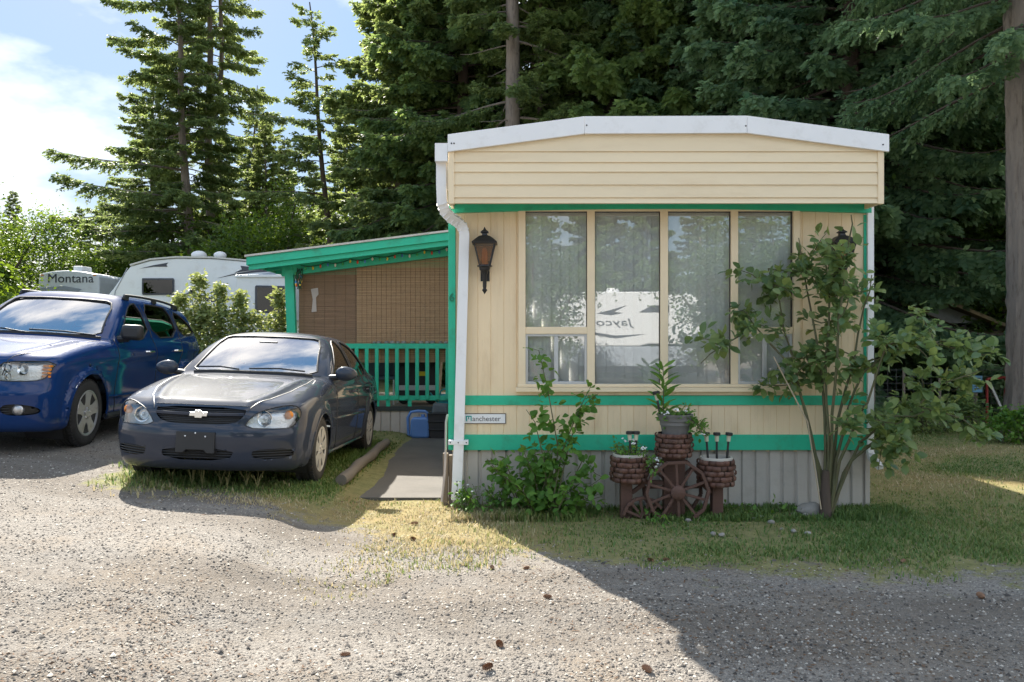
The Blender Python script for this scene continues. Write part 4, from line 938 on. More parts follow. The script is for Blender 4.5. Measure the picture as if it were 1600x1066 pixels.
# ----------------------------------------------------------------- SUV
def suv_f(x, y, z):
    a = np.abs(y); yn = a / .92
    plan = cr([-4.0, -3.5, -2.9, -1.2, 0, .5, .98], [.80, .88, .915, .915, .912, .895, .82], x)
    prof = cr([.15, .28, .42, .62, .85, 1.0, 1.12, 1.2], [-.09, -.035, -.015, -.01, 0, -.012, -.035, -.06], z)
    flare = 0
    for cx in (0, -2.89):
        r_ = np.hypot(x - cx, z - .36); flare = flare + .045*bsm(.50, .455, r_) * bsm(.15, .3, z)
    crease = .014*np.exp(-((z - (.93 - .012*x))/.05)**2) * bsm(.3, -.3, x)
    side = (a - (plan + prof + flare + crease)) * .96
    fx_ = cr([.18, .25, .35, .48, .60, .66, .72, .85, .95, 1.02], [.84, .90, .925, .94, .945, .93, .915, .90, .87, .80], z)
    front = (x - (fx_ - .36*yn**2.8)) * .92
    rx = cr([.2, .4, .6, .8, 1.1, 1.3], [-3.85, -3.93, -3.94, -3.9, -3.84, -3.75], z)
    rear = ((rx + .22*yn**2.6) - x) * .92
    ht = cr([-4.0, -3.5, -2.0, -.5, -.2, .2, .55, .8, .95], [1.18, 1.18, 1.15, 1.145, 1.13, 1.085, 1.03, .985, .93], x)
    crown = cr([-4, -.5, .2, .8], [.04, .05, .075, .09], x)
    hood = .016*np.exp(-((a - cr([-.5, .3, .85], [.66, .60, .50], x))/.05)**2) * bsm(-.45, -.2, x)
    top = (z - (ht - crown*yn**2.8 + hood)) * .97
    bot = (cr([-4, -3.4, .5, .8, .95], [.34, .24, .22, .22, .26], x) - z)
    low = smax(smax(side, top, .09), bot, .06); low = smax(low, front, .09); low = smax(low, rear, .10)
    zc = np.clip(z, 1.05, 1.75)
    ws = ((x - (-.48 - (zc - 1.135)*1.62 - .17*(a/.72)**2.2 + .05*np.sin((zc-1.13)/.5*np.pi))) * .52)
    rw = ((-3.86 + (zc - 1.12)*.62 + .12*(a/.7)**2.2) - x) * .85
    roof = z - (1.690 - .030*((x + 1.75)/.9)**2 - .05*(a/.66)**2.8)
    cs = (a - (.865 - (z - 1.08)*.40 - .05*bsm(-2.4, -3.9, x) - .03*bsm(-1.1, -.4, x) + .02*np.sin(np.clip((z-1.08)/.5, 0, 1)*np.pi))) * .92
    cab = smax(smax(roof, cs, .10), smax(ws, rw, .02), .05); cab = smax(cab, 1.0 - z, .02)
    return smin(low, cab, .04)
suv = thing('parked_suv', 'glossy blue crossover with roof rails and silver five spoke wheels', 'car')
s2 = Shell(suv_f, (-4.05, -1.04, .12), (1.05, 1.04, 1.80), .028)
g1 = smooth_poly([(-.86, 1.145), (-1.00, 1.25), (-1.36, 1.50), (-1.52, 1.565), (-1.72, 1.585), (-1.78, 1.15)], 1)
g2 = smooth_poly([(-1.90, 1.155), (-1.86, 1.585), (-2.45, 1.580), (-2.72, 1.545), (-2.80, 1.17)], 1)
g3 = smooth_poly([(-2.92, 1.178), (-2.86, 1.53), (-3.25, 1.46), (-3.52, 1.30), (-3.60, 1.21)], 1)
wsp2 = smooth_poly([(-.71, 1.17), (-.3, 1.185), (.3, 1.185), (.71, 1.17), (.66, 1.32), (.60, 1.555), (.48, 1.60), (-.48, 1.60), (-.60, 1.555), (-.66, 1.32)], 1)
HL2 = smooth_poly([(.42, .735), (.44, .90), (.60, .925), (.86, .925), (.82, .80), (.78, .74), (.60, .725)], 1)
FG = smooth_poly([(.48, .50), (.66, .51), (.80, .46), (.76, .40), (.5, .395)], 2)
for cx in (0, -2.89):
    for cd in (left_, right_): s2.cut(circ(cx, .36, .425), 1, cd, 1)
for cd, o in ((left_, 2), (right_, 5)):
    for k, g_ in enumerate((g1, g2, g3)): s2.cut(g_, 1, lambda V, c=cd: c(V) & (V[:, 2] > 1.05), o + k)
s2.cut(wsp2, 0, lambda V: (V[:, 0] < -.3) & (V[:, 0] > -1.7) & (V[:, 2] > 1.1), 8)
for p, l in ((HL2, 9), (flip(HL2), 10), (FG, 11), (flip(FG), 12), (smooth_poly([(-.38, .93), (.38, .93), (.34, .72), (-.34, .72)], 1), 13), (smooth_poly([(-.42, .48), (.42, .48), (.36, .34), (-.36, .34)], 1), 14)): s2.cut(p, 0, frontv, l)
s2.piece('body', 0, M['paint_blue'], suv)
for l in range(2, 8): s2.piece('door_glass', l, M['carglass_dark'], suv, .008)
s2.piece('windscreen', 8, M['carglass'], suv, .006)
for l, p, sgn in ((9, HL2, 1), (10, flip(HL2), -1)):
    hl = s2.piece('headlight', l, M['lens'], suv, .003); s2.piece('reflector', l, M['reflector'], hl, .06)
    for yy, zz, rr, mm in ((.62, .845, .055, 'chrome'), (.50, .86, .045, 'chrome'), (.51, .775, .035, 'chrome')):
        c = s2.curve([(sgn*yy, zz), (sgn*yy, zz+.001)], 0, 1.4)[0]; MB().lathe([(.0001, -.045), (rr*.6, -.04), (rr, 0), (rr*1.05, .008), (rr*.9, .004), (rr*.5, -.03), (.0001, -.032)], 18, c - np.array([.035, 0, 0]), 'x').build('lamp_bowl', M[mm], hl, True)
    for k in range(4):
        c = s2.curve([(sgn*.80, .775 + k*.034), (sgn*.80, .776 + k*.034)], 0, 1.4)[0]; MB().box(tuple(c - np.array([.06, .05, .011])), tuple(c + np.array([-.012, .03, .011]))).build('indicator', M['orange'], hl, False, .004)
    pline(s2, 'lamp_edge', p, 0, 1.4, .005, M['blackplastic'], hl, -.001, 2, True)
for l in (11, 12, 13, 14): s2.piece('grille_back', l, M['black'], suv, .04)
for s in (1, -1):
    c = s2.curve([(s*.61, .45), (s*.61, .451)], 0, 1.4)[0]; MB().lathe([(.052, -.05), (.055, -.008), (.048, .0), (.03, .006), (.0001, .008)], 20, c - np.array([.02, 0, 0]), 'x').build('fog_lamp', M['rim'], suv, True)
    for z in (.41, .435, .46, .485): P = s2.curve([(s*.50, z), (s*.56, z)], 0, 1.4, -.01, 4); MB().tube([tuple(p) for p in P], .006, 5).build('intake_slat', M['blackplastic'], suv, True)
    pline(s2, 'hood_gap', [(-.50, s*.74), (-.1, s*.735), (.3, s*.70), (.6, s*.62), (.85, s*.48)], 2, 1.9, .005, M['black'], suv, -.001)
    for p in ([(-.74, 1.14), (-.70, .85), (-.66, .55), (-.70, .32)], [(-1.84, 1.15), (-1.85, .7), (-1.83, .32)], [(-2.84, 1.16), (-2.74, .92), (-2.50, .62), (-2.42, .32)]): pline(s2, 'door_gap', p, 1, s*1.3, .006, M['black'], suv, -.0005)
    for g_ in (g1, g2, g3): pline(s2, 'window_seal', g_, 1, s*1.3, .010, M['blackplastic'], suv, -.001, 2, True)
    for xx in (-1.84, -2.86): pline(s2, 'pillar_trim', [(xx, 1.16), (xx + .03, 1.57 if xx > -2 else 1.52)], 1, s*1.3, .045, M['blackplastic'], suv, -.038)
    pline(s2, 'sill_trim', [(-.46, .28), (-2.45, .28)], 1, s*1.3, .035, M['blackplastic'], suv, -.012)
    pline(s2, 'side_moulding', [(-.50, .50), (-1.5, .49), (-2.42, .48)], 1, s*1.3, .016, M['paint_blue'], suv)
    for cx in (0, -2.89):
        q_ = [(cx + math.cos(a)*.428, .36 + math.sin(a)*.428) for a in np.linspace(-.1, math.pi+.1, 26)]; pline(s2, 'arch_lip', q_, 1, s*1.35, .012, M['paint_blue'], suv, -.006, 2)
    for cx in (-1.58, -2.55):
        c = s2.curve([(cx, .985), (cx, .986)], 1, s*1.3, .0)[0]; MB().tube([c + np.array([.10, 0, 0]), c + np.array([.08, s*.035, .004]), c + np.array([-.08, s*.035, .004]), c + np.array([-.10, 0, 0])], .014, 8).build('door_handle', M['chrome'], suv, True)
    c = s2.curve([(-.86, 1.16), (-.86, 1.161)], 1, s*1.3, .0)[0]
    MB().tube([c + np.array([0, -s*.05, -.02]), c + np.array([.0, s*.12, -.01])], [.045, .035], 8).build('mirror_arm', M['blackplastic'], suv, True)
    MB().box((c[0]-.05, min(c[1]+s*.05, c[1]+s*.29), c[2]-.02), (c[0]+.09, max(c[1]+s*.05, c[1]+s*.29), c[2]+.16)).build('mirror', M['blackplastic'], suv, True, .045)
    rp_ = s2.curve([(-1.45, s*.60), (-1.6, s*.60), (-2.4, s*.605), (-3.1, s*.60), (-3.3, s*.595)], 2, 2.2, .045, 4); rp_[0, 2] -= .045; rp_[-1, 2] -= .045
    MB().tube([tuple(p) for p in rp_], .017, 8).build('roof_rail', M['blackplastic'], suv, True)
    for j in (2, 8, 13): p = rp_[j]; MB().box((p[0]-.06, p[1]-.018, p[2]-.06), (p[0]+.06, p[1]+.018, p[2])).build('rail_foot', M['blackplastic'], suv, False, .01)
    MB().box((-3.86, s*.62-.12, .90), (-3.66, s*.62+.10, 1.12)).build('tail_light', M['redlamp'], suv, False, .03)
pline(s2, 'windscreen_seal', wsp2, 0, 1.4, .012, M['blackplastic'], suv, -.002, 2, True)
for y0, y1 in ((.66, -.02), (-.05, -.60)):
    P = s2.curve([(y0, 1.165), (y0*.55+y1*.45, 1.195), (y1, 1.20)], 0, 1.4, .02); MB().tube([tuple(p) for p in P], .010, 6).build('wiper', M['black'], suv, True)
P = s2.curve([(-.72, 1.15), (-.3, 1.17), (.3, 1.17), (.72, 1.15)], 0, 1.4, .002); MB().tube([tuple(p) for p in P], 0, sq=(.035, .03)).build('cowl', M['blackplastic'], suv, True)
MB().box((-1.05, -.72, .85), (-.58, .72, 1.13)).build('dashboard', M['dash'], suv, False, .05)
t_ = MB(); t_.tube([(-1.14 + .07*math.sin(a), .38 + .18*math.cos(a), 1.10 + .17*math.sin(a)) for a in np.linspace(0, 6.2832, 25)], .014, 6, False); t_.tube([(-1.14, .2, 1.10), (-1.14, .56, 1.10)], .02, 6); t_.build('steering_wheel', M['dash'], suv, True)
seats(suv, (-1.7, -2.6), .58, .66, .38)
MB().box((-3.6, -.74, .3), (-.5, .74, .5)).build('floor', M['dash'], suv)
for cx in (0, -2.89):
    arch_liner(suv, cx, .36, .44, .48, .86, M['black'])
    for s in (1, -1): wheel(suv, (cx, s*.805, .362), s, .362, .235, .225, 'suv')
place_car(suv, -5.45, 8.82, .042, 2.89, .80)
# ================================================================= trees
def frames(T):
    'two unit vectors across each direction in T'
    up = np.where(np.abs(T[:, 2:3]) > .9, np.array([[1., 0, 0]]), np.array([[0, 0, 1.]]))
    S = np.cross(T, up); S /= np.linalg.norm(S, axis=1, keepdims=True) + 1e-9
    return S, np.cross(S, T)
def sprays(P, T, ln, r, per=7, leaf=.12, wid=.034, spread=.9, flat=.35):
    'needle sprays: for twigs at P along T of length ln, per narrow triangles each; returns V, F, tint'
    n = len(P); S, U = frames(T)
    k = np.tile(np.arange(per), n); i = np.repeat(np.arange(n), per)
    f = (k + r.uniform(.1, .9, n * per)) / per
    sgn = np.where(k % 2 == 0, 1., -1.)[:, None]
    base = P[i] + T[i] * (ln[i] * f)[:, None]
    d = T[i] * r.uniform(.5, 1., (n*per, 1)) + S[i] * sgn * spread * r.uniform(.5, 1.1, (n*per, 1)) + U[i] * r.normal(0, flat, (n*per, 1))
    d /= np.linalg.norm(d, axis=1, keepdims=True)
    l = leaf * r.uniform(.6, 1.35, (n*per, 1)) * (1.15 - .5 * f)[:, None]
    side = np.cross(d, U[i] + r.normal(0, .6, (n*per, 3))); side /= np.linalg.norm(side, axis=1, keepdims=True) + 1e-9
    a = base - side * wid * .5; b_ = base + side * wid * .5; c = base + d * l; e = base + d * l * .55 + side * wid * .9; g = base + d * l * .55 - side * wid * .9
    V = np.stack([base, e, c, g], 1).reshape(-1, 3)
    Fq = np.arange(len(V)).reshape(-1, 4)
    tint = np.repeat(np.clip(r.normal(.55, .26, n)[i] + .3 * (f - .5), 0, 1), 4)
    return V, Fq, tint
def conifer(seed, H=20, hb=1.0, Lmax=3.6, nb=150, droop=.35, rise=.1, per=7, leaf=.13, wid=.034, tw=.17, lean=(0, 0), bare=0.0, shape=.8, trunk_r=.26, zmax=99, hang=.3, fork=None, sparse=0., ragged=.0, asym=0.):
    'returns trunk MB (stem + limbs) and foliage arrays'
    r = np.random.default_rng(seed); mb = MB()
    def stem(z): return np.array([lean[0]*(z/H)**1.5 + .06*math.sin(z*.7+seed), lean[1]*(z/H)**1.5 + .06*math.cos(z*.6+seed), z])
    zs = [0, .25, .6, 1.2] + list(np.linspace(2, H, 14))
    mb.tube([stem(z) for z in zs], [trunk_r*(1.45 if z == 0 else 1.2 if z < .4 else 1.06 if z < 1 else 1)*(1-.93*(z/H)**.9) + .012 for z in zs], 10)
    if fork: 
        z0, off = fork; pts = [stem(z0), stem(z0) + np.array([off*.6, .05, .5])] + [stem(z) + np.array([off, .1, 0]) for z in np.linspace(z0+1.4, H*.96, 6)]
        mb.tube(pts, [trunk_r*(1-.9*(p[2]/H)**.9)*.8 for p in pts], 8)
    Ps, Ts, Ls = [], [], []
    for k in range(nb):
        u = (k + r.uniform(0, 1)) / nb; z = hb + (H - hb) * u ** 1.05 * .985
        if z > zmax + 3: continue
        if r.random() < sparse: continue
        az = k * 2.39996 + r.normal(0, .35); q = (H - z) / (H - hb)
        Lb = Lmax * (q ** shape) * r.uniform(.6 - ragged, 1.12) * (1 + asym*math.cos(az - math.pi)) * (1 + ragged*math.sin(az*1.0 + z*.9 + seed)*.6) * (.72 + .28 * min(1, (1 - q) * 5)) + .18
        el = rise + .5 * (1 - q) ** 2 - droop * .4 * q + r.normal(0, .09)
        dead = z < bare and r.random() < .75
        if dead: Lb *= r.uniform(.12, .45)
        m = max(5, int(Lb / .45) + 3); t = np.linspace(0, 1, m); dr = droop * r.uniform(.6, 1.3)
        rad = Lb * t; zz = Lb * (np.sin(el) * t - dr * t ** 1.7 * .55 + dr * .26 * t ** 5)
        bend = r.normal(0, .12)
        ang = az + bend * t ** 2; o = stem(z)
        pts = np.stack([o[0] + rad*np.cos(ang)*math.cos(el), o[1] + rad*np.sin(ang)*math.cos(el), o[2] + zz], 1)
        mb.tube([tuple(p) for p in pts], [max(.004, .014 * Lb ** .8 * (1 - .88 * x) + .003) for x in t], 4, cap=False)
        if dead: continue
        nt_ = int(Lb / tw) + 3; tt = np.linspace(.16, 1, nt_) ** .9
        for s_ in (1, -1):
            f = np.clip(tt + r.uniform(-.03, .03, nt_), 0, 1)
            pos = np.stack([np.interp(f, t, pts[:, j]) for j in range(3)], 1)
            tan = np.stack([np.interp(f, t, np.gradient(pts[:, j], t)) for j in range(3)], 1); tan /= np.linalg.norm(tan, axis=1, keepdims=True)
            S, U = frames(tan)
            ln = (.16 + .62 * Lb / 3.5 * (1 - f) ** .7 * (f + .25)) * r.uniform(.65, 1.3, nt_) + .08
            d = tan * .75 + S * s_ * r.uniform(.5, .95, (nt_, 1)); d[:, 2] -= hang * r.uniform(.3, 1.5, nt_); d /= np.linalg.norm(d, axis=1, keepdims=True)
            Ps.append(pos); Ts.append(d); Ls.append(ln)
            # second order twiglets hanging from the longer twigs
            big = ln > .3
            if big.any():
                for fr in (.45, .75):
                    Ps.append(pos[big] + d[big] * (ln[big] * fr)[:, None]); d2 = d[big] * .5 + tan[big] * .6 + r.normal(0, .25, (big.sum(), 3)); d2[:, 2] -= hang * 1.2
                    d2 /= np.linalg.norm(d2, axis=1, keepdims=True); Ts.append(d2); Ls.append(ln[big] * .55)
    P = np.concatenate(Ps); T = np.concatenate(Ts); Ln = np.concatenate(Ls)
    keep = P[:, 2] < zmax
    V, Fq, ti = sprays(P[keep], T[keep], Ln[keep], r, per, leaf, wid)
    return mb, V, Fq, ti
def tree_proto(name, bark, leaf, args):
    mb, V, Fq, ti = conifer(**args)
    tm = mb.mesh('trunk', True); tm.materials.append(bark)
    cm = npmesh('crown', V, Fq, ti); cm.materials.append(leaf)
    return name, tm, cm
def plant_tree(proto, label, loc, rz=0, sc=1.0, group='conifers of the wood', cat='tree', sz=None):
    name, tm, cm = proto
    r_ = thing(name, label, cat, loc, (0, 0, rz), group); r_.scale = (sc, sc, sz or sc)
    mobj('trunk', tm, None, r_); mobj('crown', cm, None, r_)
    return r_
def broadleaf(seed, H=6, Rr=2.4, n_l=7000, leaf=.13, base=.12, stems=5, low=.1, r0=.09):
    'rounded leafy tree: forking limbs, leaves in clumps round the limb ends'
    r = np.random.default_rng(seed); mb = MB(); C = []
    for s_ in range(stems):
        az = s_ * 6.283 / stems + r.uniform(-.4, .4); sp = r.uniform(.3, .95) * Rr; top = H * r.uniform(.6, .95)
        pts = [(0, 0, 0)] + [(math.cos(az)*sp*q**1.4 + r.normal(0, .05), math.sin(az)*sp*q**1.4 + r.normal(0, .05), top*q) for q in (.15, .35, .6, .85, 1)]
        mb.tube(pts, [r0*(1-.85*i/5)+.008 for i in range(6)], 6)
        for j in range(2, 6):
            for k in range(4):
                p = np.array(pts[j]) ; d = r.normal(0, 1, 3); d[2] = abs(d[2])*.5 - .1; d /= np.linalg.norm(d); e = p + d * r.uniform(.3, .8) * Rr * .55
                if e[2] < H*low: e[2] = H*low + r.uniform(0, .3)
                mb.tube([tuple(p), tuple((p+e)/2 + r.normal(0, .05, 3)), tuple(e)], [.022, .014, .006], 4, cap=False); C.append(e); C.append((p+e)/2)
    C = np.array(C); i = r.integers(0, len(C), n_l); cs = r.uniform(.22, .5, len(C)) * Rr * .42
    P = C[i] + r.normal(0, 1, (n_l, 3)) * cs[i][:, None] * np.array([1, 1, .75]); P[:, 2] = np.maximum(P[:, 2], base * r.uniform(.5, 2, n_l))
    return mb, *leaves(P, r, leaf, r.normal(.4, .2, len(C))[i])
def leaves(P, r, size, ti, droop=.3, asp=.62):
    'folded leaf quads (two per leaf) at P with random facing'
    n = len(P); d = r.normal(0, 1, (n, 3)); d[:, 2] = d[:, 2]*.5 - droop; d /= np.linalg.norm(d, axis=1, keepdims=True)
    nrm = r.normal(0, .8, (n, 3)); nrm[:, 2] += 1; s = np.cross(d, nrm); s /= np.linalg.norm(s, axis=1, keepdims=True) + 1e-9; u = np.cross(s, d)
    l = (size * r.uniform(.65, 1.3, n))[:, None]; w_ = l * asp * .5
    a = P; b_ = P + d*l*.45 + s*w_ + u*l*.10; c = P + d*l; e = P + d*l*.45 - s*w_ + u*l*.10
    V = np.stack([a, b_, c, e], 1).reshape(-1, 3); q = np.arange(n)[:, None] * 4
    Fq = np.concatenate([q + np.array([[0, 1, 2]]), q + np.array([[0, 2, 3]])], 0)
    return V, Fq, np.repeat(np.clip(ti + r.normal(0, .15, n), 0, 1), 4)
PR = {}
PR['firA'] = tree_proto('fir_tree', M['bark'], M['fir'], dict(seed=1, H=21, hb=1.6, Lmax=4.0, nb=190, droop=.42, per=10, leaf=.19, wid=.046, trunk_r=.25, hang=.45))
PR['firB'] = tree_proto('fir_tree', M['bark'], M['fir'], dict(seed=2, H=23, hb=5.5, Lmax=3.8, nb=170, droop=.5, per=8, leaf=.16, wid=.038, trunk_r=.27, zmax=24, bare=8, hang=.5))
PR['tall'] = tree_proto('tall_fir_tree', M['bark'], M['fir'], dict(seed=3, H=28, hb=7.5, Lmax=4.6, nb=150, droop=.5, per=8, leaf=.19, wid=.045, trunk_r=.30, bare=12.0, hang=.55, fork=(12.0, .55), shape=.55, ragged=.3, sparse=.04))
PR['wide'] = tree_proto('wide_fir_tree', M['bark'], M['fir'], dict(seed=4, H=20, hb=1.2, Lmax=5.2, nb=175, droop=.34, rise=.05, per=9, leaf=.19, wid=.042, trunk_r=.26, bare=3.0, hang=.4, lean=(-.9, 0), shape=.75, ragged=.32, asym=.3, sparse=.06))
PR['slim'] = tree_proto('slim_fir_tree', M['bark_dark'], M['fir'], dict(seed=5, H=14, hb=2.0, Lmax=3.1, nb=95, droop=.38, rise=.12, per=8, leaf=.16, wid=.04, trunk_r=.17, hang=.4, lean=(-1.0, 0), sparse=.3, shape=.7, ragged=.35))
PR['spruce'] = tree_proto('spruce_tree', M['bark_dark'], M['spruce'], dict(seed=6, H=17, hb=.5, Lmax=4.3, nb=230, droop=.55, rise=.12, per=10, leaf=.175, wid=.046, trunk_r=.24, zmax=12.5, hang=.75, tw=.15))
PR['cedar'] = tree_proto('cedar_tree', M['bark_dark'], M['cedar'], dict(seed=8, H=18, hb=.4, Lmax=3.9, nb=220, droop=.75, rise=.2, per=10, leaf=.19, wid=.052, trunk_r=.26, zmax=13, hang=1.0, tw=.16))
mb_, V_, F_, t_ = broadleaf(11, 5.5, 2.6, 9000, .17); tm_ = mb_.mesh('trunk', True); tm_.materials.append(M['bark_dark']); cm_ = npmesh('crown', V_, F_, t_); cm_.materials.append(M['broad'])
PR['broad'] = ('leafy_tree', tm_, cm_)
mb_, V_, F_, t_ = broadleaf(12, 8.5, 3.2, 15000, .17, r0=.13); tm_ = mb_.mesh('trunk', True); tm_.materials.append(M['bark_dark']); cm_ = npmesh('crown', V_, F_, t_); cm_.materials.append(M['broad'])
PR['broad2'] = ('leafy_tree', tm_, cm_)
def at(xpx, Y, z=None):
    x = (xpx - 800) / F_PX * Y
    return (x, Y, Gz(x, Y) if z is None else z)
# --- singled-out trees on the left
plant_tree(PR['tall'], 'tall fir with bare grey trunk that forks into two stems, behind the trailers', at(327, 43), .3, 1.0, 'tall firs behind the trailers')
plant_tree(PR['wide'], 'broad leaning fir with sweeping branches beside the forked fir', at(298, 40), 0, 1.12, 'tall firs behind the trailers')
plant_tree(PR['slim'], 'slim sparse fir leaning over the green porch roof', at(522, 32), .0, 1.0, 'tall firs behind the trailers')
plant_tree(PR['tall'], 'fir with thick bare grey trunk rising behind the flat white roof', at(800, 23.4), 1.0, .95, 'firs behind the mobile home')
plant_tree(PR['slim'], 'thin dark trunked fir close behind the bare trunked fir', at(824, 24.2), 2.2, .95, 'firs behind the mobile home')
plant_tree(PR['wide'], 'second broad fir standing close behind the leaning fir', at(235, 47), 2.2, .85, 'tall firs behind the trailers')
plant_tree(PR['wide'], 'third broad fir standing just beyond the forked fir', at(385, 49), 4.0, .8, 'tall firs behind the trailers')
# --- rows of the wood; x in photo px, depth in m, kind, turn, scale
wood = [(625, 31, 'firA', .4, .95), (680, 28, 'firA', 2.1, 1.05), (725, 27, 'cedar', 1.2, 1.15), (690, 34, 'firB', 4.0, 1.0), (655, 37, 'firA', 5.1, 1.1),
        (880, 26, 'cedar', .2, 1.2), (960, 24.5, 'cedar', 2.6, 1.15), (1040, 25, 'spruce', 4.4, 1.2), (1120, 23.5, 'cedar', 3.3, 1.1), (1200, 22, 'spruce', .9, 1.15),
        (930, 32, 'firA', 1.5, .8), (1060, 32, 'firA', 3.7, .8), (1190, 30, 'firA', 2.9, .8), (1310, 28, 'cedar', 5.5, .85),
        (1290, 20, 'spruce', 5.2, 1.05), (1370, 21.5, 'cedar', 1.9, 1.1), (1455, 23, 'cedar', 4.1, 1.15), (1545, 21, 'cedar', .8, 1.1), (1640, 19, 'cedar', 2.3, 1.1),
        (1400, 29, 'firA', .1, .8), (1510, 30, 'firA', 4.9, .8), (1610, 27, 'firA', 3.0, .8), (1720, 24, 'spruce', 1.1, .9), (1800, 19, 'cedar', 5.8, .9),
        (760, 40, 'firA', 1.1, .9), (870, 41, 'firA', 2.8, .8), (1000, 44, 'firA', .5, .8), (1150, 44, 'firA', 5.6, .8), (1300, 44, 'firA', 1.7, .8), (1450, 44, 'firA', 3.4, .8), (1600, 44, 'firA', .9, .8)]
WL = {'firA': 'dense dark fir standing in the wood behind the mobile home', 'firB': 'bare trunked fir deep in the wood behind the porch', 'cedar': 'drooping green cedar standing in the wood behind the mobile home', 'spruce': 'blue green spruce standing in the wood behind the mobile home'}
for (x, Y, k, rz, s) in wood:
    wl = WL[k].replace('in the wood behind the mobile home', 'behind the green porch roof' if x < 760 else 'beyond the dark shed and the big grey trunk' if x > 1380 else 'behind the white roof edge' if Y < 27 else 'deep in the wood behind the white roof')
    plant_tree(PR[k], wl, at(x, Y), rz, s, 'conifers of the wood')
# the near spruce whose boughs hang into the top right, and the big trunk at the right edge
plant_tree(PR['spruce'], 'blue green spruce with low boughs reaching towards the big grey trunk', at(1325, 17.6), 3.0, 1.05, 'conifers of the wood')
left = [(20, 60, 'firA', 1.0, .55), (-60, 55, 'firA', 2.0, .7), (-10, 75, 'firA', .3, .62), (205, 52, 'firA', 3.1, .52), (250, 46, 'firA', 2.4, .55), (160, 56, 'firA', 1.4, .5), (125, 50, 'firA', 2.8, .42), (415, 44, 'firA', 1.9, .6), (345, 46, 'firA', 5.4, .6), (395, 47, 'firA', 4.2, .55), (445, 50, 'firA', .8, .62), (350, 58, 'firA', 5.0, .6), (300, 62, 'firA', 1.3, .52), (490, 55, 'firA', .6, .6), (540, 46, 'firA', 3.3, .7)]
for (x, Y, k, rz, s) in left:
    plant_tree(PR[k], 'small far fir beyond the parked trailers', at(x, Y), rz, s, 'far firs beyond the trailers')
for (x, Y, k, rz, s) in [(35, 36, 'broad2', .5, .72), (100, 40, 'broad2', 2.5, .78), (-30, 30, 'broad2', 4.0, .75), (185, 45, 'broad2', 1.2, .72), (250, 42, 'broad', 3.2, 1.15), (372, 38, 'broad', .3, 1.2), (430, 36, 'broad2', 5.0, .85), (480, 38, 'broad2', 2.2, .8), (550, 35, 'broad2', 1.0, .8)]:
    plant_tree(PR[k], 'bright green leafy tree behind the parked trailers', at(x, Y), rz, s, 'leafy trees behind the trailers')
for (x, Y, k, rz, s) in [(1440, 18.6, 'broad2', 1.1, .74), (1520, 18.9, 'broad2', 3.1, .8), (1590, 17.5, 'broad2', 5.1, .72)]:
    plant_tree(PR[k], 'yellow green leafy tree at the edge of the dark wood beside the shed', at(x, Y), rz, s, 'leafy trees beside the shed')
# big grey trunk at the right edge
bt = thing('big_fir_tree', 'huge grey fir trunk with furrowed bark standing on the lawn edge', 'tree', at(1609, 13.2))
tb = MB(); rr_ = np.random.default_rng(5)
zs = [-.1, .05, .2, .45, .8, 1.3, 2, 3, 4.5, 6.5, 9, 12, 15, 18]
NS = 40
vs = []; fs = []
for i, z in enumerate(np.concatenate([np.linspace(-.1, 1.4, 16), np.linspace(1.5, 18, 110)])):
    r0 = .30 + .16*math.exp(-max(z, 0)*2.6) - .009*z
    for k in range(NS):
        a = 6.2832*k/NS; ridge = .011*math.sin(a*11 + 1.4*math.sin(z*1.7)) + .008*math.sin(a*17 - z*2.3) + rr_.normal(0, .006)
        lump = .02*math.exp(-((z % 1.25)-.3)**2*30)*max(0, math.cos(a*2+z))
        vs.append((math.cos(a)*(r0+ridge+lump) - .018*z, math.sin(a)*(r0+ridge+lump), z))
nz_ = len(vs)//NS
for i in range(nz_-1):
    for k in range(NS): fs.append((i*NS+k, i*NS+(k+1)%NS, (i+1)*NS+(k+1)%NS, (i+1)*NS+k))
tb.add(vs, fs); tb.build('trunk', M['bark'], bt, True)
mbx, V_, F_, t_ = conifer(seed=21, H=22, hb=5.6, Lmax=4.2, nb=130, droop=.6, per=9, leaf=.12, wid=.034, trunk_r=.05, zmax=16, hang=.8, tw=.15)
mbx.build('limbs', M['bark_dark'], bt, True); cmx = npmesh('crown', V_, F_, t_); mobj('crown', cmx, M['spruce'], bt)
# trees behind the camera, seen only mirrored in the front windows
for (x, Y, k, rz, s) in [(.75, -9.6, 'broad2', 1, .58), (6.2, -9.4, 'broad2', 4, .60), (8.4, -10.0, 'broad2', 3, .62), (-1.6, -10.6, 'broad2', 2, .58)]:
    plant_tree(PR[k], 'leafy tree across the lane, mirrored in the front windows', (x, Y, 0), rz, s, 'trees across the lane')
for (x, Y, k, rz, s) in [(-1.5, -19, 'firA', 1, .42), (1.0, -18.5, 'firA', 3, .44), (3.2, -19, 'cedar', 5, .55), (5.4, -18.6, 'cedar', 2, .52), (7.6, -18.8, 'firA', .5, .45), (10, -19.4, 'firA', 4, .44), (4.3, -21, 'firA', 1.5, .48), (12.5, -20, 'cedar', 2.5, .5)]:
    plant_tree(PR[k], 'young fir across the lane, mirrored in the front windows', (x, Y, 0), rz, s, 'trees across the lane')
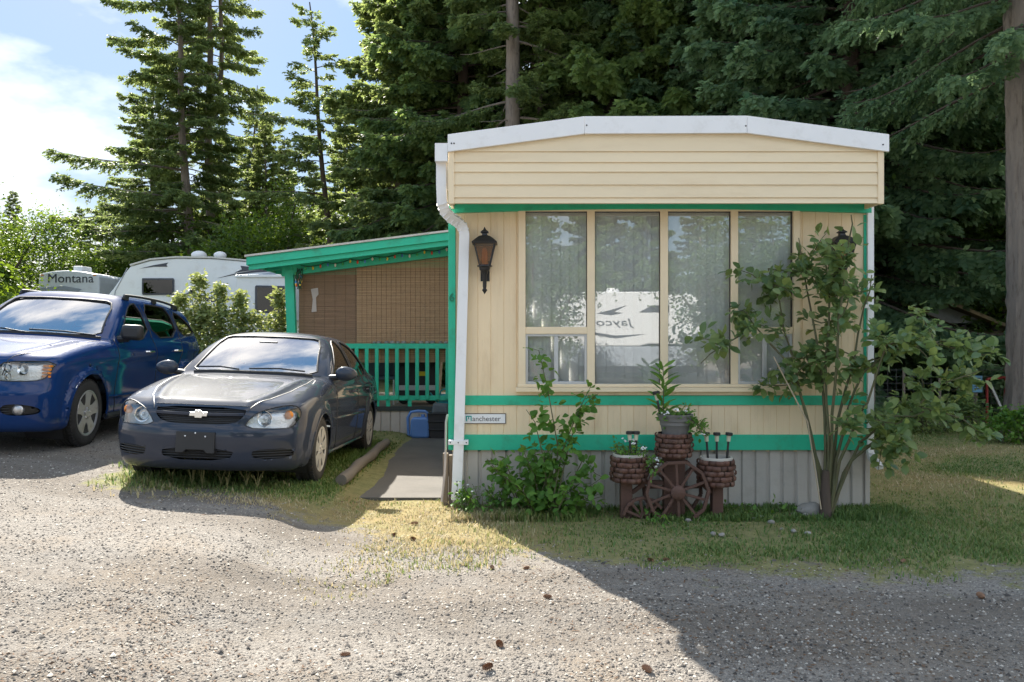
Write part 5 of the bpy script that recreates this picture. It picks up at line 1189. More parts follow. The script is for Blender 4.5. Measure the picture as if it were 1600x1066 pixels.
# ================================================================= wagon wheel planter and pots
YW = 7.02; SW = F_PX / YW; wz = lambda p: 1.5 - (p - 530) / SW; wx = lambda p: (p - 800) / SW
def woven(xp, ytop, ybot, r_, label):
    t_ = thing('woven_pot', label, 'pot', (wx(xp), YW, wz(ybot))); h_ = wz(ytop) - wz(ybot)
    MB().lathe([(.0001, .004), (r_*.86, .0), (r_*.95, h_*.5), (r_*.90, h_*.97), (r_*.86, h_*.97), (r_*.86, h_*.8), (.0001, h_*.8)], 28).build('core', M['soil'], t_, True)
    rows = 5; per = 14
    for j in range(rows):                                               # broad resin bands, over and under
        for k in range(per):
            a0 = 6.2832*(k + .5*(j % 2))/per; z0 = h_*(j+.04)/rows; z1 = h_*(j+.96)/rows; bow = math.sin(math.pi*(j+.5)/rows)*.06; R0 = r_*(.92 + bow) + (.007 if (k + (j//2)) % 2 == 0 else -.004)
            vs = []
            for q in range(5):
                a = a0 + 6.2832/per*(q/4)*1.02; rr = R0 + .012*math.sin(math.pi*q/4) 
                for (z, o) in ((z0, -.004), (z0+(z1-z0)*.25, .004), (z0+(z1-z0)*.75, .004), (z1, -.004)): vs.append((math.cos(a)*(rr+o), math.sin(a)*(rr+o), z))
            fs = [(4*q+i, 4*q+4+i, 4*q+5+i, 4*q+1+i) for q in range(4) for i in range(3)]
            MB().add(vs, fs).build('weave_band', M['weave'], t_, True)
    return t_, h_
pl, hL = woven(983, 712, 752, .150, 'brown woven pot of white flowers on the wagon wheel planter')
pc, hC = woven(1053, 676, 713, .148, 'brown woven pot carrying the grey flower pot')
prr, hR = woven(1119, 717, 758, .150, 'brown woven pot holding three black garden lights')
for p, h_ in ((pl, hL), (prr, hR)): MB().lathe([(.128, h_*.9), (.138, h_+.005), (.134, h_+.018), (.122, h_+.018), (.116, h_*.9)], 28).build('liner', M['liner'], p, True)
gp = thing('grey_pot', 'weathered grey plastic pot of flowers on top of the middle woven pot', 'pot', (wx(1055), YW, wz(676)-.028))
MB().lathe([(.0001, 0), (.105, .0), (.122, .09), (.128, .095), (.130, .125), (.142, .13), (.146, .165), (.150, .17), (.150, .185), (.138, .185), (.132, .14), (.0001, .14)], 32).build('pot', M['pot_grey'], gp, True)
MB().lathe([(.0001, .158), (.13, .150)], 20).build('soil', M['soil'], gp, True)
# stand: posts, plank and spoked wheels
st = thing('wagon_wheel_planter', 'brown wooden planter stand with a spoked wagon wheel', 'planter', (wx(1054), YW, 0)); SO_ = Vector(st.location)
def sp_(n_, mb, sm=False, bv=0): return mb.build(n_, M['wood_dark'], st, sm, bv, SO_)
sp_('leg', MB().box((wx(969), YW-.05, -.04), (wx(987), YW+.05, wz(752))), bv=.006)
sp_('leg', MB().box((wx(1111), YW-.05, -.04), (wx(1128), YW+.05, wz(758))), bv=.006)
sp_('leg', MB().box((wx(1037), YW-.02, -.04), (wx(1070), YW+.08, wz(713))), bv=.006)
sp_('plank', MB().box((wx(988), YW-.03, wz(757)), (wx(1036), YW+.07, wz(752))), bv=.004)
sp_('brace', MB().tube([(wx(987), YW, wz(770)), (wx(1005), YW, wz(757))], 0, sq=(.03, .04)))
sp_('brace', MB().tube([(wx(1111), YW, wz(770)), (wx(1098), YW, wz(758))], 0, sq=(.03, .04)))
def wagon(cx, cz, Y, r_, nsp, a0, a1, hub=True):
    n = 10 if a1 - a0 > 6 else 5
    for k in range(n):                                                  # rim in short straight felloes
        p, q = a0 + (a1-a0)*k/n, a0 + (a1-a0)*(k+1)/n
        sp_('felloe', MB().tube([(cx + math.cos(p)*r_, Y, cz + math.sin(p)*r_), (cx + math.cos(q)*r_, Y, cz + math.sin(q)*r_)], 0, sq=(.026, .034)), bv=.003)
    for k in range(nsp):
        a = a0 + (a1-a0)*(k+.5)/nsp; sp_('spoke', MB().tube([(cx, Y, cz), (cx + math.cos(a)*r_, Y, cz + math.sin(a)*r_)], 0, sq=(.022, .020)), bv=.003)
    if hub: sp_('hub', MB().lathe([(.0001, -.045), (.045, -.043), (.060, -.03), (.060, .03), (.0001, .032)], 24, (cx, Y, cz), 'y'), True)
wagon(wx(1054), wz(765), YW-.13, .258, 10, .05, 6.3332)
wagon(wx(1054)-.0, wz(765), YW+.11, .255, 8, .4, 6.68, False)
wagon(wx(1003), wz(806)+.0, YW-.09, .17, 5, .5, 3.0, False)
# garden lights
def garden_light(x, z, lean, label, grp=None, y=YW):
    t_ = thing('garden_light', label, 'lamp', (x, y, z), (0, R(lean), 0), grp)
    MB().tube([(0, 0, -.03), (0, 0, .135)], .010, 8).build('stake', M['black'], t_, True)
    MB().lathe([(.0001, .135), (.016, .136), (.019, .185), (.0001, .187)], 12).build('lens', pm('pale_lens', (.55, .55, .42), .3), t_, True)
    MB().lathe([(.022, .185), (.031, .187), (.031, .208), (.027, .212), (.0001, .213)], 14).build('cap', M['black'], t_, True)
for xp, ln in ((1104, -4), (1120, 0), (1138, 5)): garden_light(wx(xp+ (0 if xp==1120 else (-1 if ln>0 else 1)*2)), wz(715), ln, 'black solar garden light standing in the right woven pot', 'lights in the woven pot')
garden_light(wx(985), wz(713), -2, 'black solar garden light among the white flowers', 'lights among white flowers'); garden_light(wx(993), wz(713), 2, 'black solar garden light among the white flowers', 'lights among white flowers')
garden_light(wx(1031), wz(650), -10, 'black solar garden light leaning out of the grey pot', None, YW-.02)
# ================================================================= plants
LEAF = {}
def leaf_mesh(key, asp, m, fold=.10):
    v = [(0, 0, 0), (.25, asp*.36, fold*.6), (.55, asp*.48, fold), (.82, asp*.30, fold*.5), (1, 0, -.04), (.82, -asp*.30, fold*.5), (.55, -asp*.48, fold), (.25, -asp*.36, fold*.6), (.3, 0, .0), (.7, 0, .02)]
    f = [(0, 1, 8), (1, 2, 9, 8), (2, 3, 9), (3, 4, 9), (4, 5, 9), (5, 6, 9), (6, 7, 8, 9), (7, 0, 8)]
    out = []
    for k in range(5):
        me = bpy.data.meshes.new('leaf'); me.from_pydata(v, [], f); a = me.attributes.new('tint', 'FLOAT', 'POINT'); a.data.foreach_set('value', [.1 + .2*k]*len(v)); me.materials.append(m); me.update(); me.polygons.foreach_set('use_smooth', [True]*len(f)); out.append(me)
    LEAF[key] = (out, np.array(v), f); return out
def put_leaves(root, key, P, D, S, mat, r_, nparts, name='leaf'):
    'first nparts leaves as objects of their own, the rest as one mesh'
    meshes, lv, lf = LEAF[key]; off = Vector(root.location); Vs = []; Fs = []; ti = []
    order = np.argsort(-S)
    for c, i in enumerate(order):
        d = Vector(D[i]).normalized(); up = Vector((r_.normal(0, .5), r_.normal(0, .5) - .35, 1)).normalized(); s = d.cross(up)
        if s.length < 1e-3: s = Vector((1, 0, 0))
        s.normalize(); u = s.cross(d); m = Matrix((d, -s, u)).transposed() * float(S[i])
        if c < nparts:
            o = bpy.data.objects.new(name, meshes[int(r_.integers(0, 5))]); COL.objects.link(o); o.parent = root; mm = m.to_4x4(); mm.translation = Vector(P[i]) - off; o.matrix_local = mm
        else:
            b_ = len(Vs)*len(lv); Vs.append((np.array(m) @ lv.T).T + np.array(P[i]) - np.array(off)); ti += [r_.uniform(.05, .95)]*len(lv)
    if Vs:
        k = len(lv); tri = []
        for f in lf:
            tri.append(f[:3]); 
            if len(f) == 4: tri.append((f[0], f[2], f[3]))
        tri = np.array(tri); F_ = np.concatenate([tri + k*j for j in range(len(Vs))]); me = npmesh('foliage', np.concatenate(Vs), F_, ti); me.polygons.foreach_set('use_smooth', [True]*len(F_)); tag(mobj('foliage', me, mat, root), kind='stuff')
leaf_mesh('rose', .66, M['rose']); leaf_mesh('shrub', .72, M['shrub']); leaf_mesh('lily', .22, M['shrub'], .03); leaf_mesh('weed', .5, M['shrub'])
def walk(p, d, n, step, r_, wob=.12, grav=0.):
    pts = [np.array(p, float)]; d = np.array(d, float)
    for k in range(n):
        d = d + r_.normal(0, wob, 3) + np.array([0, 0, grav]); d /= np.linalg.norm(d); pts.append(pts[-1] + d*step)
    return pts
def bush(name, label, base, canes, leaf, mat, stem_m, key, lsize, nparts, seed, group=None, per=1, spread=.07, cat='bush'):
    'canes = list of polylines (world); leaves spring in small sprays along their outer part'
    r_ = np.random.default_rng(seed); root = thing(name, label, cat, base, group=group); P = []; D = []
    for pts, r0, f0, dens in canes:
        pts = [np.array(p, float) for p in pts]; mb = MB(); m = len(pts); mb.tube([tuple(p) for p in pts], [r0*(1-.8*i/(m-1)) + .0012 for i in range(m)], 6); mb.build('stem', stem_m, root, True, off=base)
        L_ = np.cumsum([0] + [np.linalg.norm(b_-a) for a, b_ in zip(pts[:-1], pts[1:])]); tot = L_[-1]; n = int(tot*(1-f0)*dens)
        for k in range(n):
            s = tot*(f0 + (1-f0)*r_.random()**.85); i = min(np.searchsorted(L_, s), m-1); q = pts[max(i-1, 0)] + (pts[i]-pts[max(i-1, 0)])*((s - L_[max(i-1, 0)])/max(1e-6, L_[i]-L_[max(i-1, 0)]))
            d = r_.normal(0, 1, 3); d[2] = d[2]*.6 - .15; d /= np.linalg.norm(d); q2 = q + d*spread*r_.uniform(.2, 1.6)
            for j in range(per): 
                dd = d + r_.normal(0, .7, 3); P.append(q2 + r_.normal(0, .018, 3)); D.append(dd)
    P = np.array(P); D = np.array(D); put_leaves(root, key, P, D, lsize*r_.uniform(.55, 1.25, len(P)), mat, r_, nparts); return root
# rose bush at the right corner of the home
rr2 = np.random.default_rng(31); YR = 7.0; rb = Vector((wx(1290), YR, -.02)); C = []
def RP(x, y, Y=YR): return np.array(px(x, y, Y))
main = [[(1290, 806), (1284, 740), (1262, 660), (1240, 560), (1218, 470), (1200, 420)], [(1288, 806), (1276, 720), (1258, 640), (1225, 560), (1180, 510), (1130, 540), (1095, 568)], [(1292, 806), (1290, 700), (1285, 600), (1270, 500), (1255, 420), (1248, 372)],
        [(1294, 806), (1300, 700), (1305, 600), (1310, 500), (1320, 420), (1332, 350), (1330, 336)], [(1296, 806), (1306, 720), (1325, 640), (1350, 580), (1400, 545), (1460, 535), (1510, 545)], [(1296, 806), (1312, 720), (1340, 650), (1365, 600), (1385, 540), (1430, 520)],
        [(1292, 806), (1295, 680), (1290, 560), (1296, 470), (1290, 410), (1288, 380)], [(1286, 806), (1268, 700), (1248, 620), (1225, 540), (1190, 470), (1165, 455)], [(1298, 806), (1318, 740), (1345, 690), (1400, 650), (1450, 640), (1490, 650)], [(1294, 806), (1308, 660), (1335, 560), (1350, 480), (1362, 430)],
        [(1290, 806), (1280, 690), (1270, 600), (1240, 500), (1225, 430), (1215, 395)], [(1298, 806), (1330, 720), (1380, 680), (1430, 640), (1470, 600), (1530, 580)], [(1292, 806), (1298, 640), (1330, 520), (1345, 440), (1352, 395)]]
for i, pl_ in enumerate(main):
    if i in (7, 10, 12): continue
    dy = rr2.uniform(-.35, .22); pts = []
    for j, (x, y) in enumerate(pl_): pts.append(RP(x, y, YR + dy*(j/(len(pl_)-1))**1.2 + (.0 if j == 0 else rr2.normal(0, .02))))
    q = [pts[0]]
    for a, b_ in zip(pts[:-1], pts[1:]): q += [a*.5 + b_*.5 + rr2.normal(0, .012, 3), b_]
    C.append((q, .014, .45, 12)); 
    for k in range(1 if i in (3, 9, 12) else 5):                        # side shoots
        s = q[rr2.integers(len(q)//2 - 1, len(q))]; C.append((walk(s, rr2.normal(0, 1, 3)*np.array([1, .7, .5]) + np.array([0, -.2, .25]), 5, .075, rr2, .25, -.04), .006, .1, 46))
rose = bush('rose_bush', 'tall leafy rose bush at the front corner, its canes fanning from one base', rb, C, None, M['rose'], M['stem'], 'rose', .094, 300, 32, per=3, spread=.06)
MB().tube([tuple(RP(1290, 808)), tuple(RP(1289, 770)), tuple(RP(1291, 735))], [.05, .045, .03], 10).build('trunk', M['bark_dark'], rose, True, off=rb)
MB().tube([tuple(RP(1283, 796, YR-.03)), tuple(RP(1262, 660, YR-.03)), tuple(RP(1209, 558, YR-.03))], .006, 8).build('stake', pm('pale_stake', (.42, .34, .24), .7), rose, True, off=rb)
# bramble-like shrub at the left corner
rr3 = np.random.default_rng(41); bl_ = Vector((wx(858), 7.08, -.02)); C = []
for i in range(30):
    a = rr3.uniform(0, 6.28); sp = rr3.uniform(.1, .62); top = rr3.uniform(.22, .62)*(1.1 - sp*.5)
    b0 = np.array([bl_.x + rr3.normal(0, .1) - .06, 7.08 + rr3.normal(0, .05), -.02]); e = b0 + np.array([math.cos(a)*sp*1.0 - .06, math.sin(a)*sp*.42 - .03, top])
    mid = (b0+e)/2 + np.array([0, 0, .12*top]); C.append(([b0, b0*.6+mid*.4, mid, mid*.4+e*.6, e], .006, .25, 34))
for pl_ in ([(862, 800), (872, 700), (856, 610), (842, 548), (832, 545)], [(866, 800), (890, 690), (915, 630), (935, 615)], [(860, 800), (880, 700), (905, 640), (925, 600)], [(858, 800), (850, 720), (836, 660), (822, 640)], [(870, 800), (910, 720), (930, 740), (940, 745)]):
    C.append(([np.array(px(x, y, 7.0 + rr3.normal(0, .04))) for x, y in pl_], .006, .3, 40))
bush('bramble_shrub', 'bright green bramble like shrub growing against the skirting below the sign', bl_, C, None, M['shrub'], M['stem'], 'shrub', .078, 260, 42, per=2, spread=.05)
rr4 = np.random.default_rng(51)
def weeds(xp, n, h_, label, seed, Y=7.1, w_=.12, key='weed', ls=.05, cat='plant', flowers=0):
    r_ = np.random.default_rng(seed); b0 = Vector((wx(xp), Y, Gz(wx(xp), Y) - .01)); C = []
    for k in range(n): C.append((walk(np.array(b0) + r_.normal(0, w_*.5, 3)*np.array([1, .5, 0]), np.array([r_.normal(0, .35), r_.normal(0, .3), 1]), 5, h_*r_.uniform(.5, 1.1)/5, r_, .12), .003, .1, 70))
    t_ = bush('weed_clump', label, b0, C, None, M['shrub'], M['stem'], key, ls, 50, seed, spread=.035, cat=cat)
    for k in range(flowers): p = np.array(C[k % len(C)][0][-1]) - np.array(b0); MB().ball(p, .012, 8, 5, (1, 1, .5)).build('flower', M['white'], t_, True)
weeds(742, 16, .28, 'low flowering weeds at the foot of the white downspout', 61, 7.15, .18, flowers=5)
weeds(778, 14, .30, 'low green weeds between the downspout and the bramble shrub', 62, 7.1, .2)
weeds(1200, 12, .12, 'low weeds along the skirting between pots and rose', 63, 7.15, .4)
weeds(1030, 10, .10, 'low weeds in front of the wagon wheel', 64, 6.75, .4)
# flowers in the pots
def potplant(name, label, xp, ypx, w_, seed, key='weed', trail=0, flowers=8, ls=.045, Y=YW):
    r_ = np.random.default_rng(seed); b0 = Vector((wx(xp), Y, wz(ypx))); C = []
    for k in range(22): a = r_.uniform(0, 6.28); C.append((walk(np.array(b0) + np.array([math.cos(a)*w_*.6, math.sin(a)*w_*.6, 0]), (math.cos(a)*.8, math.sin(a)*.8, .9), 4, .03, r_, .25), .002, 0, 90))
    for k in range(trail): C.append((walk(np.array(b0) + np.array([w_*.8, r_.normal(0, .04)-.06, 0]), (.7, -.3, .1), 6, .03, r_, .15, -.22), .002, 0, 90))
    t_ = bush(name, label, b0, C, None, M['shrub'], M['stem'], key, ls, 40, seed, spread=.03, cat='flowers')
    for k in range(flowers):
        p = np.array(C[r_.integers(0, len(C))][0][-1]) - np.array(b0) + np.array([0, 0, .015])
        for q in range(4): MB().ball(p + r_.normal(0, .010, 3), .009, 7, 4, (1, 1, .6)).build('petal', M['white'], t_, True)
    return t_
potplant('flower_plant', 'white alyssum flowers growing in the left woven pot', 983, 712, .10, 71, trail=4, flowers=9, ls=.04)
tp = potplant('flower_plant', 'green bedding flowers spilling over the grey pot', 1056, 655, .11, 72, trail=7, flowers=6, ls=.045)
lil = thing('lily_plant', 'upright lily stem with narrow leaves in the grey pot', 'plant', (wx(1036), YW, wz(655))); lo_ = np.array(lil.location)
MB().tube([tuple(lo_), tuple(lo_ + np.array([.005, 0, .22])), tuple(lo_ + np.array([.0, 0, .45]))], [.006, .005, .003], 6).build('stem', M['stem'], lil, True, off=lo_)
P = []; D = []
for k in range(30): z = .05 + .40*k/30; a = k*2.4; P.append(lo_ + np.array([0, 0, z])); D.append((math.cos(a), math.sin(a)*.8, .5))
put_leaves(lil, 'lily', np.array(P), np.array(D), np.full(30, .17)*rr4.uniform(.7, 1.1, 30), M['shrub'], rr4, 40)
# stones at the foot of the skirting
def rock(x, y, s, seed, label, grp=None, m='stone'):
    b_ = MB().ball((0, 0, 0), s, 12, 8, (1.25, .9, .75)); r_ = np.random.default_rng(seed)
    for i, v in enumerate(b_.v): k = 1 + .16*math.sin(v[0]/s*3.1 + seed) * math.cos(v[1]/s*2.7 + seed*2) + r_.normal(0, .03); b_.v[i] = (v[0]*k, v[1]*k, v[2]*k)
    o = b_.build('rock', M[m], None, True); o.location = (x, y, Gz(x, y) + s*.42); o.rotation_euler = (0, 0, seed); tag(o, label, 'stone', grp)
rock(wx(1271), 7.10, .092, 3, 'round pale rock lying beside the rose bush base')
for k, (xp, yp) in enumerate([(1150, 806), (1163, 802), (1178, 812), (1190, 811), (1205, 818), (1222, 828), (1240, 832), (1262, 835), (1128, 838), (1114, 836), (1240, 805), (1258, 807), (1090, 812), (1075, 815), (830, 807), (812, 806)]):
    g_ = pxg(xp, yp); rock(g_.x, g_.y, .015 + .012*rng.random(), k+5, 'small pale stone lying in the bed before the skirting', 'small stones by the skirting')
# cones fallen on the gravel
for k, (xp, yp) in enumerate([(616, 838), (648, 820), (769, 892), (822, 893), (855, 943), (780, 1009), (540, 1026), (763, 1046), (1012, 1048), (1016, 878), (1040, 877), (1411, 881), (1533, 943), (645, 845)]):
    g_ = pxg(xp, yp, -.03 if yp > 900 else 0); cn = MB(); r_ = np.random.default_rng(k)
    zz = np.linspace(-1, 1, 9)
    for j, z in enumerate(zz):
        for q in range(7):
            a = q*.898 + j*.45; rr_2 = .016*math.sqrt(max(.05, 1-z*z*.85)); c = (z*.036, math.cos(a)*rr_2, math.sin(a)*rr_2)
            d = (.010, math.cos(a)*.012, math.sin(a)*.012); n_ = (0, -math.sin(a)*.008, math.cos(a)*.008)
            cn.add([(c[0]-.006, c[1]*.4, c[2]*.4), (c[0]+n_[0], c[1]+n_[1], c[2]+n_[2]), (c[0]+d[0], c[1]+d[1], c[2]+d[2]), (c[0]-n_[0], c[1]-n_[1], c[2]-n_[2])], [(0, 1, 2, 3)])
    o = cn.build('fir_cone', M['cone'], None); o.location = (g_.x, g_.y, Gz(g_.x, g_.y) + .014); o.rotation_euler = (0, 0, r_.uniform(0, 6.28)); o.scale = [r_.uniform(.48, .74)]*3; tag(o, 'brown fir cone lying on the gravel before the home', 'cone', 'fallen fir cones')
# ================================================================= trailers and things far behind
rvw = pm('trailer_white', (.66, .69, .72), .35, var=.04, dirt=(.55, .56, .57)); rvg = pm('trailer_graphic', (.035, .04, .055), .4); rvb = pm('trailer_grey', (.30, .33, .38), .4)
M['rvglass'] = glassmat('trailer_glass', (.10, .11, .12), .0)
YT = 22.0; tz0 = Gz(-7, YT)
rv = thing('travel_trailer', 'white travel trailer with dark swoosh graphics behind the bramble hedge', 'trailer', tuple(px(300, 530, YT).xy) + (tz0,)); RO = Vector(rv.location)
def vp(n_, mb, m, bv=0, sm=False, par=None): return mb.build(n_, m, par or rv, sm, bv, RO)
P2 = lambda x, y: (px(x, y, YT).x, px(x, y, YT).z)
side = [P2(161, 470), (P2(161, 470)[0]+.1, tz0+.75), (P2(560, 470)[0], tz0+.75), P2(560, 424), P2(445, 415), P2(400, 410), P2(330, 404), P2(275, 403.5), P2(235, 407), P2(204, 416), P2(190, 432), P2(176, 452)]
vp('body', MB().prism(side, 'y', YT, YT+2.45), rvw, .04)
vp('roof', MB().prism([P2(204, 415.5), P2(235, 406.5), P2(275, 403), P2(330, 403.5), P2(400, 409.5), P2(445, 414.5), P2(560, 423.5), P2(560, 421.5), P2(445, 412), P2(400, 407), P2(330, 401), P2(275, 400.5), P2(235, 404), P2(203, 413)], 'y', YT-.03, YT+2.48), pm('roof_trim', (.5, .5, .48), .5))
vp('front_cap_seam', MB().tube([px(178, 470, YT-.004), px(180, 455, YT-.004), px(199, 419, YT-.004)], .014, 5), rvb)
def decal(n_, pts, m, y=-.006): return vp(n_, MB().prism([P2(*p) for p in pts], 'y', YT+y-.003, YT+y+.002), m)
wnd = [P2(223, 435), P2(271, 435), P2(272.5, 437), P2(272.5, 459), P2(271, 461), P2(224, 461), P2(222.5, 459), P2(222.5, 437)]
w0 = vp('window', MB().prism(wnd, 'y', YT-.03, YT+.0), rvg); vp('pane', MB().prism([P2(225, 437.5), P2(270, 437.5), P2(270, 458.5), P2(225, 458.5)], 'y', YT-.034, YT-.031), M['rvglass'], par=None)
vp('curtain', MB().prism([P2(236, 438), P2(269, 438), P2(269, 458), P2(241, 458), P2(238, 450)], 'y', YT-.0306, YT-.0302), pm('curtain', (.45, .44, .42), .8))
decal('stripe', [(218, 420), (240, 414.5), (263, 410.5), (260, 414), (262, 417), (240, 417)], rvg)
decal('stripe', [(296, 454), (310, 446), (329, 441), (318, 447), (305, 453), (302, 458)], rvg)
decal('stripe', [(287, 461), (300, 454), (312, 460), (330, 465), (346, 468), (370, 465), (352, 471), (330, 472), (315, 470), (300, 464)], rvg)
decal('stripe', [(339, 435), (365, 428), (395, 423), (430, 421), (430, 424), (395, 426.5), (365, 430)], rvg)
decal('stripe', [(366, 426.5), (378, 421), (376, 415.5), (400, 418), (430, 420), (430, 421.2), (395, 422.5)], rvg, -.0075)
decal('stripe', [(395, 430), (430, 424.5), (450, 424.5), (450, 430), (420, 431)], rvb)
slb = MB().prism([P2(384, 434), P2(470, 437), P2(470, 502), P2(384, 490)], 'y', YT-.75, YT-.01); vp('slide_out', slb, rvw, .02)
vp('slide_trim', MB().box((P2(382, 0)[0], YT-.79, P2(0, 437)[1]), (P2(470, 0)[0], YT-.70, P2(0, 433)[1])), rvw, .01)
P3 = lambda x, y: (px(x, y, YT-.76).x, px(x, y, YT-.76).z)
vp('slide_window', MB().prism([P3(400, 446), P3(445, 447), P3(445, 490), P3(400, 489), P3(398.5, 487), P3(398.5, 448)], 'y', YT-.775, YT-.752), rvg, .01); vp('pane', MB().prism([P3(402, 449), P3(445, 450), P3(445, 487), P3(402, 486)], 'y', YT-.780, YT-.777), M['rvglass'])
for xp, w_ in ((311, 24), (344, 20)):
    c = px(xp, 403, YT+1.1); vp('roof_vent', MB().ball((c.x, YT+1.1, c.z+.07), .18*w_/24, 14, 8, (1.2, 1, .7)), pm('vent_white%d' % xp, (.72, .71, .70), .4), 0, True)
vp('antenna', MB().box((px(368, 0, YT).x-.06, YT+.9, P2(0, 409)[1]-.05), (px(368, 0, YT).x+.06, YT+1.0, P2(0, 405)[1])), rvw)
for k in (0, 1): vp('wheel', MB().lathe([(.20, -.1), (.36, -.1), (.38, 0), (.36, .1), (.20, .1)], 24, (px(430, 0, YT).x + k*.85, YT+.12, tz0+.38), 'y'), M['rubber'], 0, True)
vp('chassis', MB().box((P2(180, 0)[0], YT+.2, tz0+.55), (P2(555, 0)[0], YT+2.2, tz0+.76)).box((P2(200, 0)[0], YT+.9, tz0-.02), (P2(200, 0)[0]+.1, YT+1.0, tz0+.56)).box((P2(520, 0)[0], YT+.9, tz0-.02), (P2(520, 0)[0]+.1, YT+1.0, tz0+.56)), M['black'])
# fifth wheel trailer seen nose on
YM = 33.0; mz0 = Gz(-17, YM)
mv = thing('fifth_wheel_trailer', 'white fifth wheel trailer seen nose on with dark lettering across its cap', 'trailer', (px(107, 0, YM).x, YM, mz0)); MO = Vector(mv.location)
P4 = lambda x, y, Y=YM: (px(x, y, Y).x, px(x, y, Y).z)
nose = [P4(61, 470), P4(60, 440), P4(61.5, 430), P4(65, 427), P4(85, 423.5), P4(105, 422.5), P4(130, 424.5), P4(150, 428.5), P4(154.5, 432), P4(155.5, 442), P4(155.5, 470)]
nose[0] = (nose[0][0], mz0+1.2); nose[-1] = (nose[-1][0], mz0+1.2)
MB().prism(nose, 'y', YM, YM+9).build('body', rvw, mv, False, .05, MO)
MB().box((nose[0][0]+.15, YM+2.5, mz0+.1), (nose[-1][0]-.15, YM+9, mz0+1.22)).build('lower_body', rvw, mv, False, .02, MO)
MB().box((P4(104, 0)[0], YM+.5, P4(0, 424)[1]), (P4(118, 0)[0], YM+1.3, P4(0, 414)[1])).build('roof_unit', rvw, mv, False, .03, MO)
MB().prism([P4(58, 455), P4(62, 450), P4(100, 447), P4(128, 452), P4(122, 456), P4(90, 453)], 'y', YM-.02, YM-.005).build('nose_graphic', rvb, mv, off=MO)
for xp in (66, 148): MB().box((px(xp, 0, YM).x-.06, YM-.02, P4(0, 431)[1]), (px(xp, 0, YM).x+.06, YM, P4(0, 429)[1])).build('marker_lamp', M['orange'], mv, off=MO)
text_obj('Montana', .50, 'lettering', rvg, Vector((px(74, 0, YM).x, YM-.012, P4(0, 441.5)[1])) - MO, (R(90), 0, 0), mv, .004, wide=1.05)
MB().box((P4(156, 0)[0], YM+2.6, P4(0, 446)[1]), (P4(172, 0)[0], YM+6, P4(0, 440)[1])).build('awning', pm('brown_awning', (.16, .09, .05), .7), mv, off=MO)
MB().box((P4(156, 0)[0], YM+3, P4(0, 470)[1]), (P4(168, 0)[0], YM+5, P4(0, 447)[1])).build('side_window', rvg, mv, off=MO)
# trailer across the lane, seen mirrored in the front window
YJ = -13.8; jt = thing('lane_trailer', 'white trailer across the lane, mirrored in the front window', 'trailer', (3.2, YJ, 0)); JO = Vector(jt.location)
rv2 = pm('lane_trailer_white', (.70, .71, .73), .35, var=.04)
prof = [(-2.2, 1.26), (4.4, 1.26), (4.7, 1.34), (6.5, 1.3), (6.6, 1.6), (6.4, 2.9), (6.0, 3.13), (-2.2, 3.13)]
MB().prism([(-2.2, .56), (6.4, .56), (6.45, 1.25), (-2.2, 1.25)], 'y', YJ-2.38, YJ-.02).build('lower_body', rvb, jt, False, .03, JO)
MB().prism([(a, b_) for a, b_ in prof], 'y', YJ-2.4, YJ).build('body', rv2, jt, False, .04, JO)
MB().box((-2.2, YJ-2.3, .35), (6.5, YJ-.02, .56)).build('chassis', M['black'], jt, off=JO)
for xx in (1.2, 2.0): MB().lathe([(.20, -.1), (.36, -.1), (.38, 0), (.36, .1), (.20, .1)], 24, (xx, YJ-.08, .38), 'y').build('wheel', M['rubber'], jt, True, off=JO)
MB().prism([(2.4, 1.72), (3.55, 1.52), (4.65, 1.68), (3.55, 1.62), (2.4, 1.80)], 'y', YJ+.003, YJ+.008).build('stripe', rvg, jt, off=JO)
MB().prism([(4.35, 2.42), (5.4, 2.42), (5.4, 2.66), (4.8, 2.66)], 'y', YJ+.003, YJ+.02).build('window', rvg, jt, False, .01, JO)
text_obj('Jayco', .34, 'lettering', rvg, Vector((4.14, YJ+.012, 1.97)) - JO, (R(90), 0, R(180)), jt, .003, .25, 1.75)
MB().prism([(2.9, 2.38), (3.4, 2.32), (3.8, 2.40), (3.5, 2.44), (3.95, 2.66), (3.3, 2.48)], 'y', YJ+.003, YJ+.008).build('bird_mark', rvg, jt, off=JO)
MB().lathe([(.24, 0), (.24, .10), (.20, .18), (.0001, .20)], 16, (3.6, YJ-1.2, 3.13)).build('roof_vent', rv2, jt, True, off=JO)
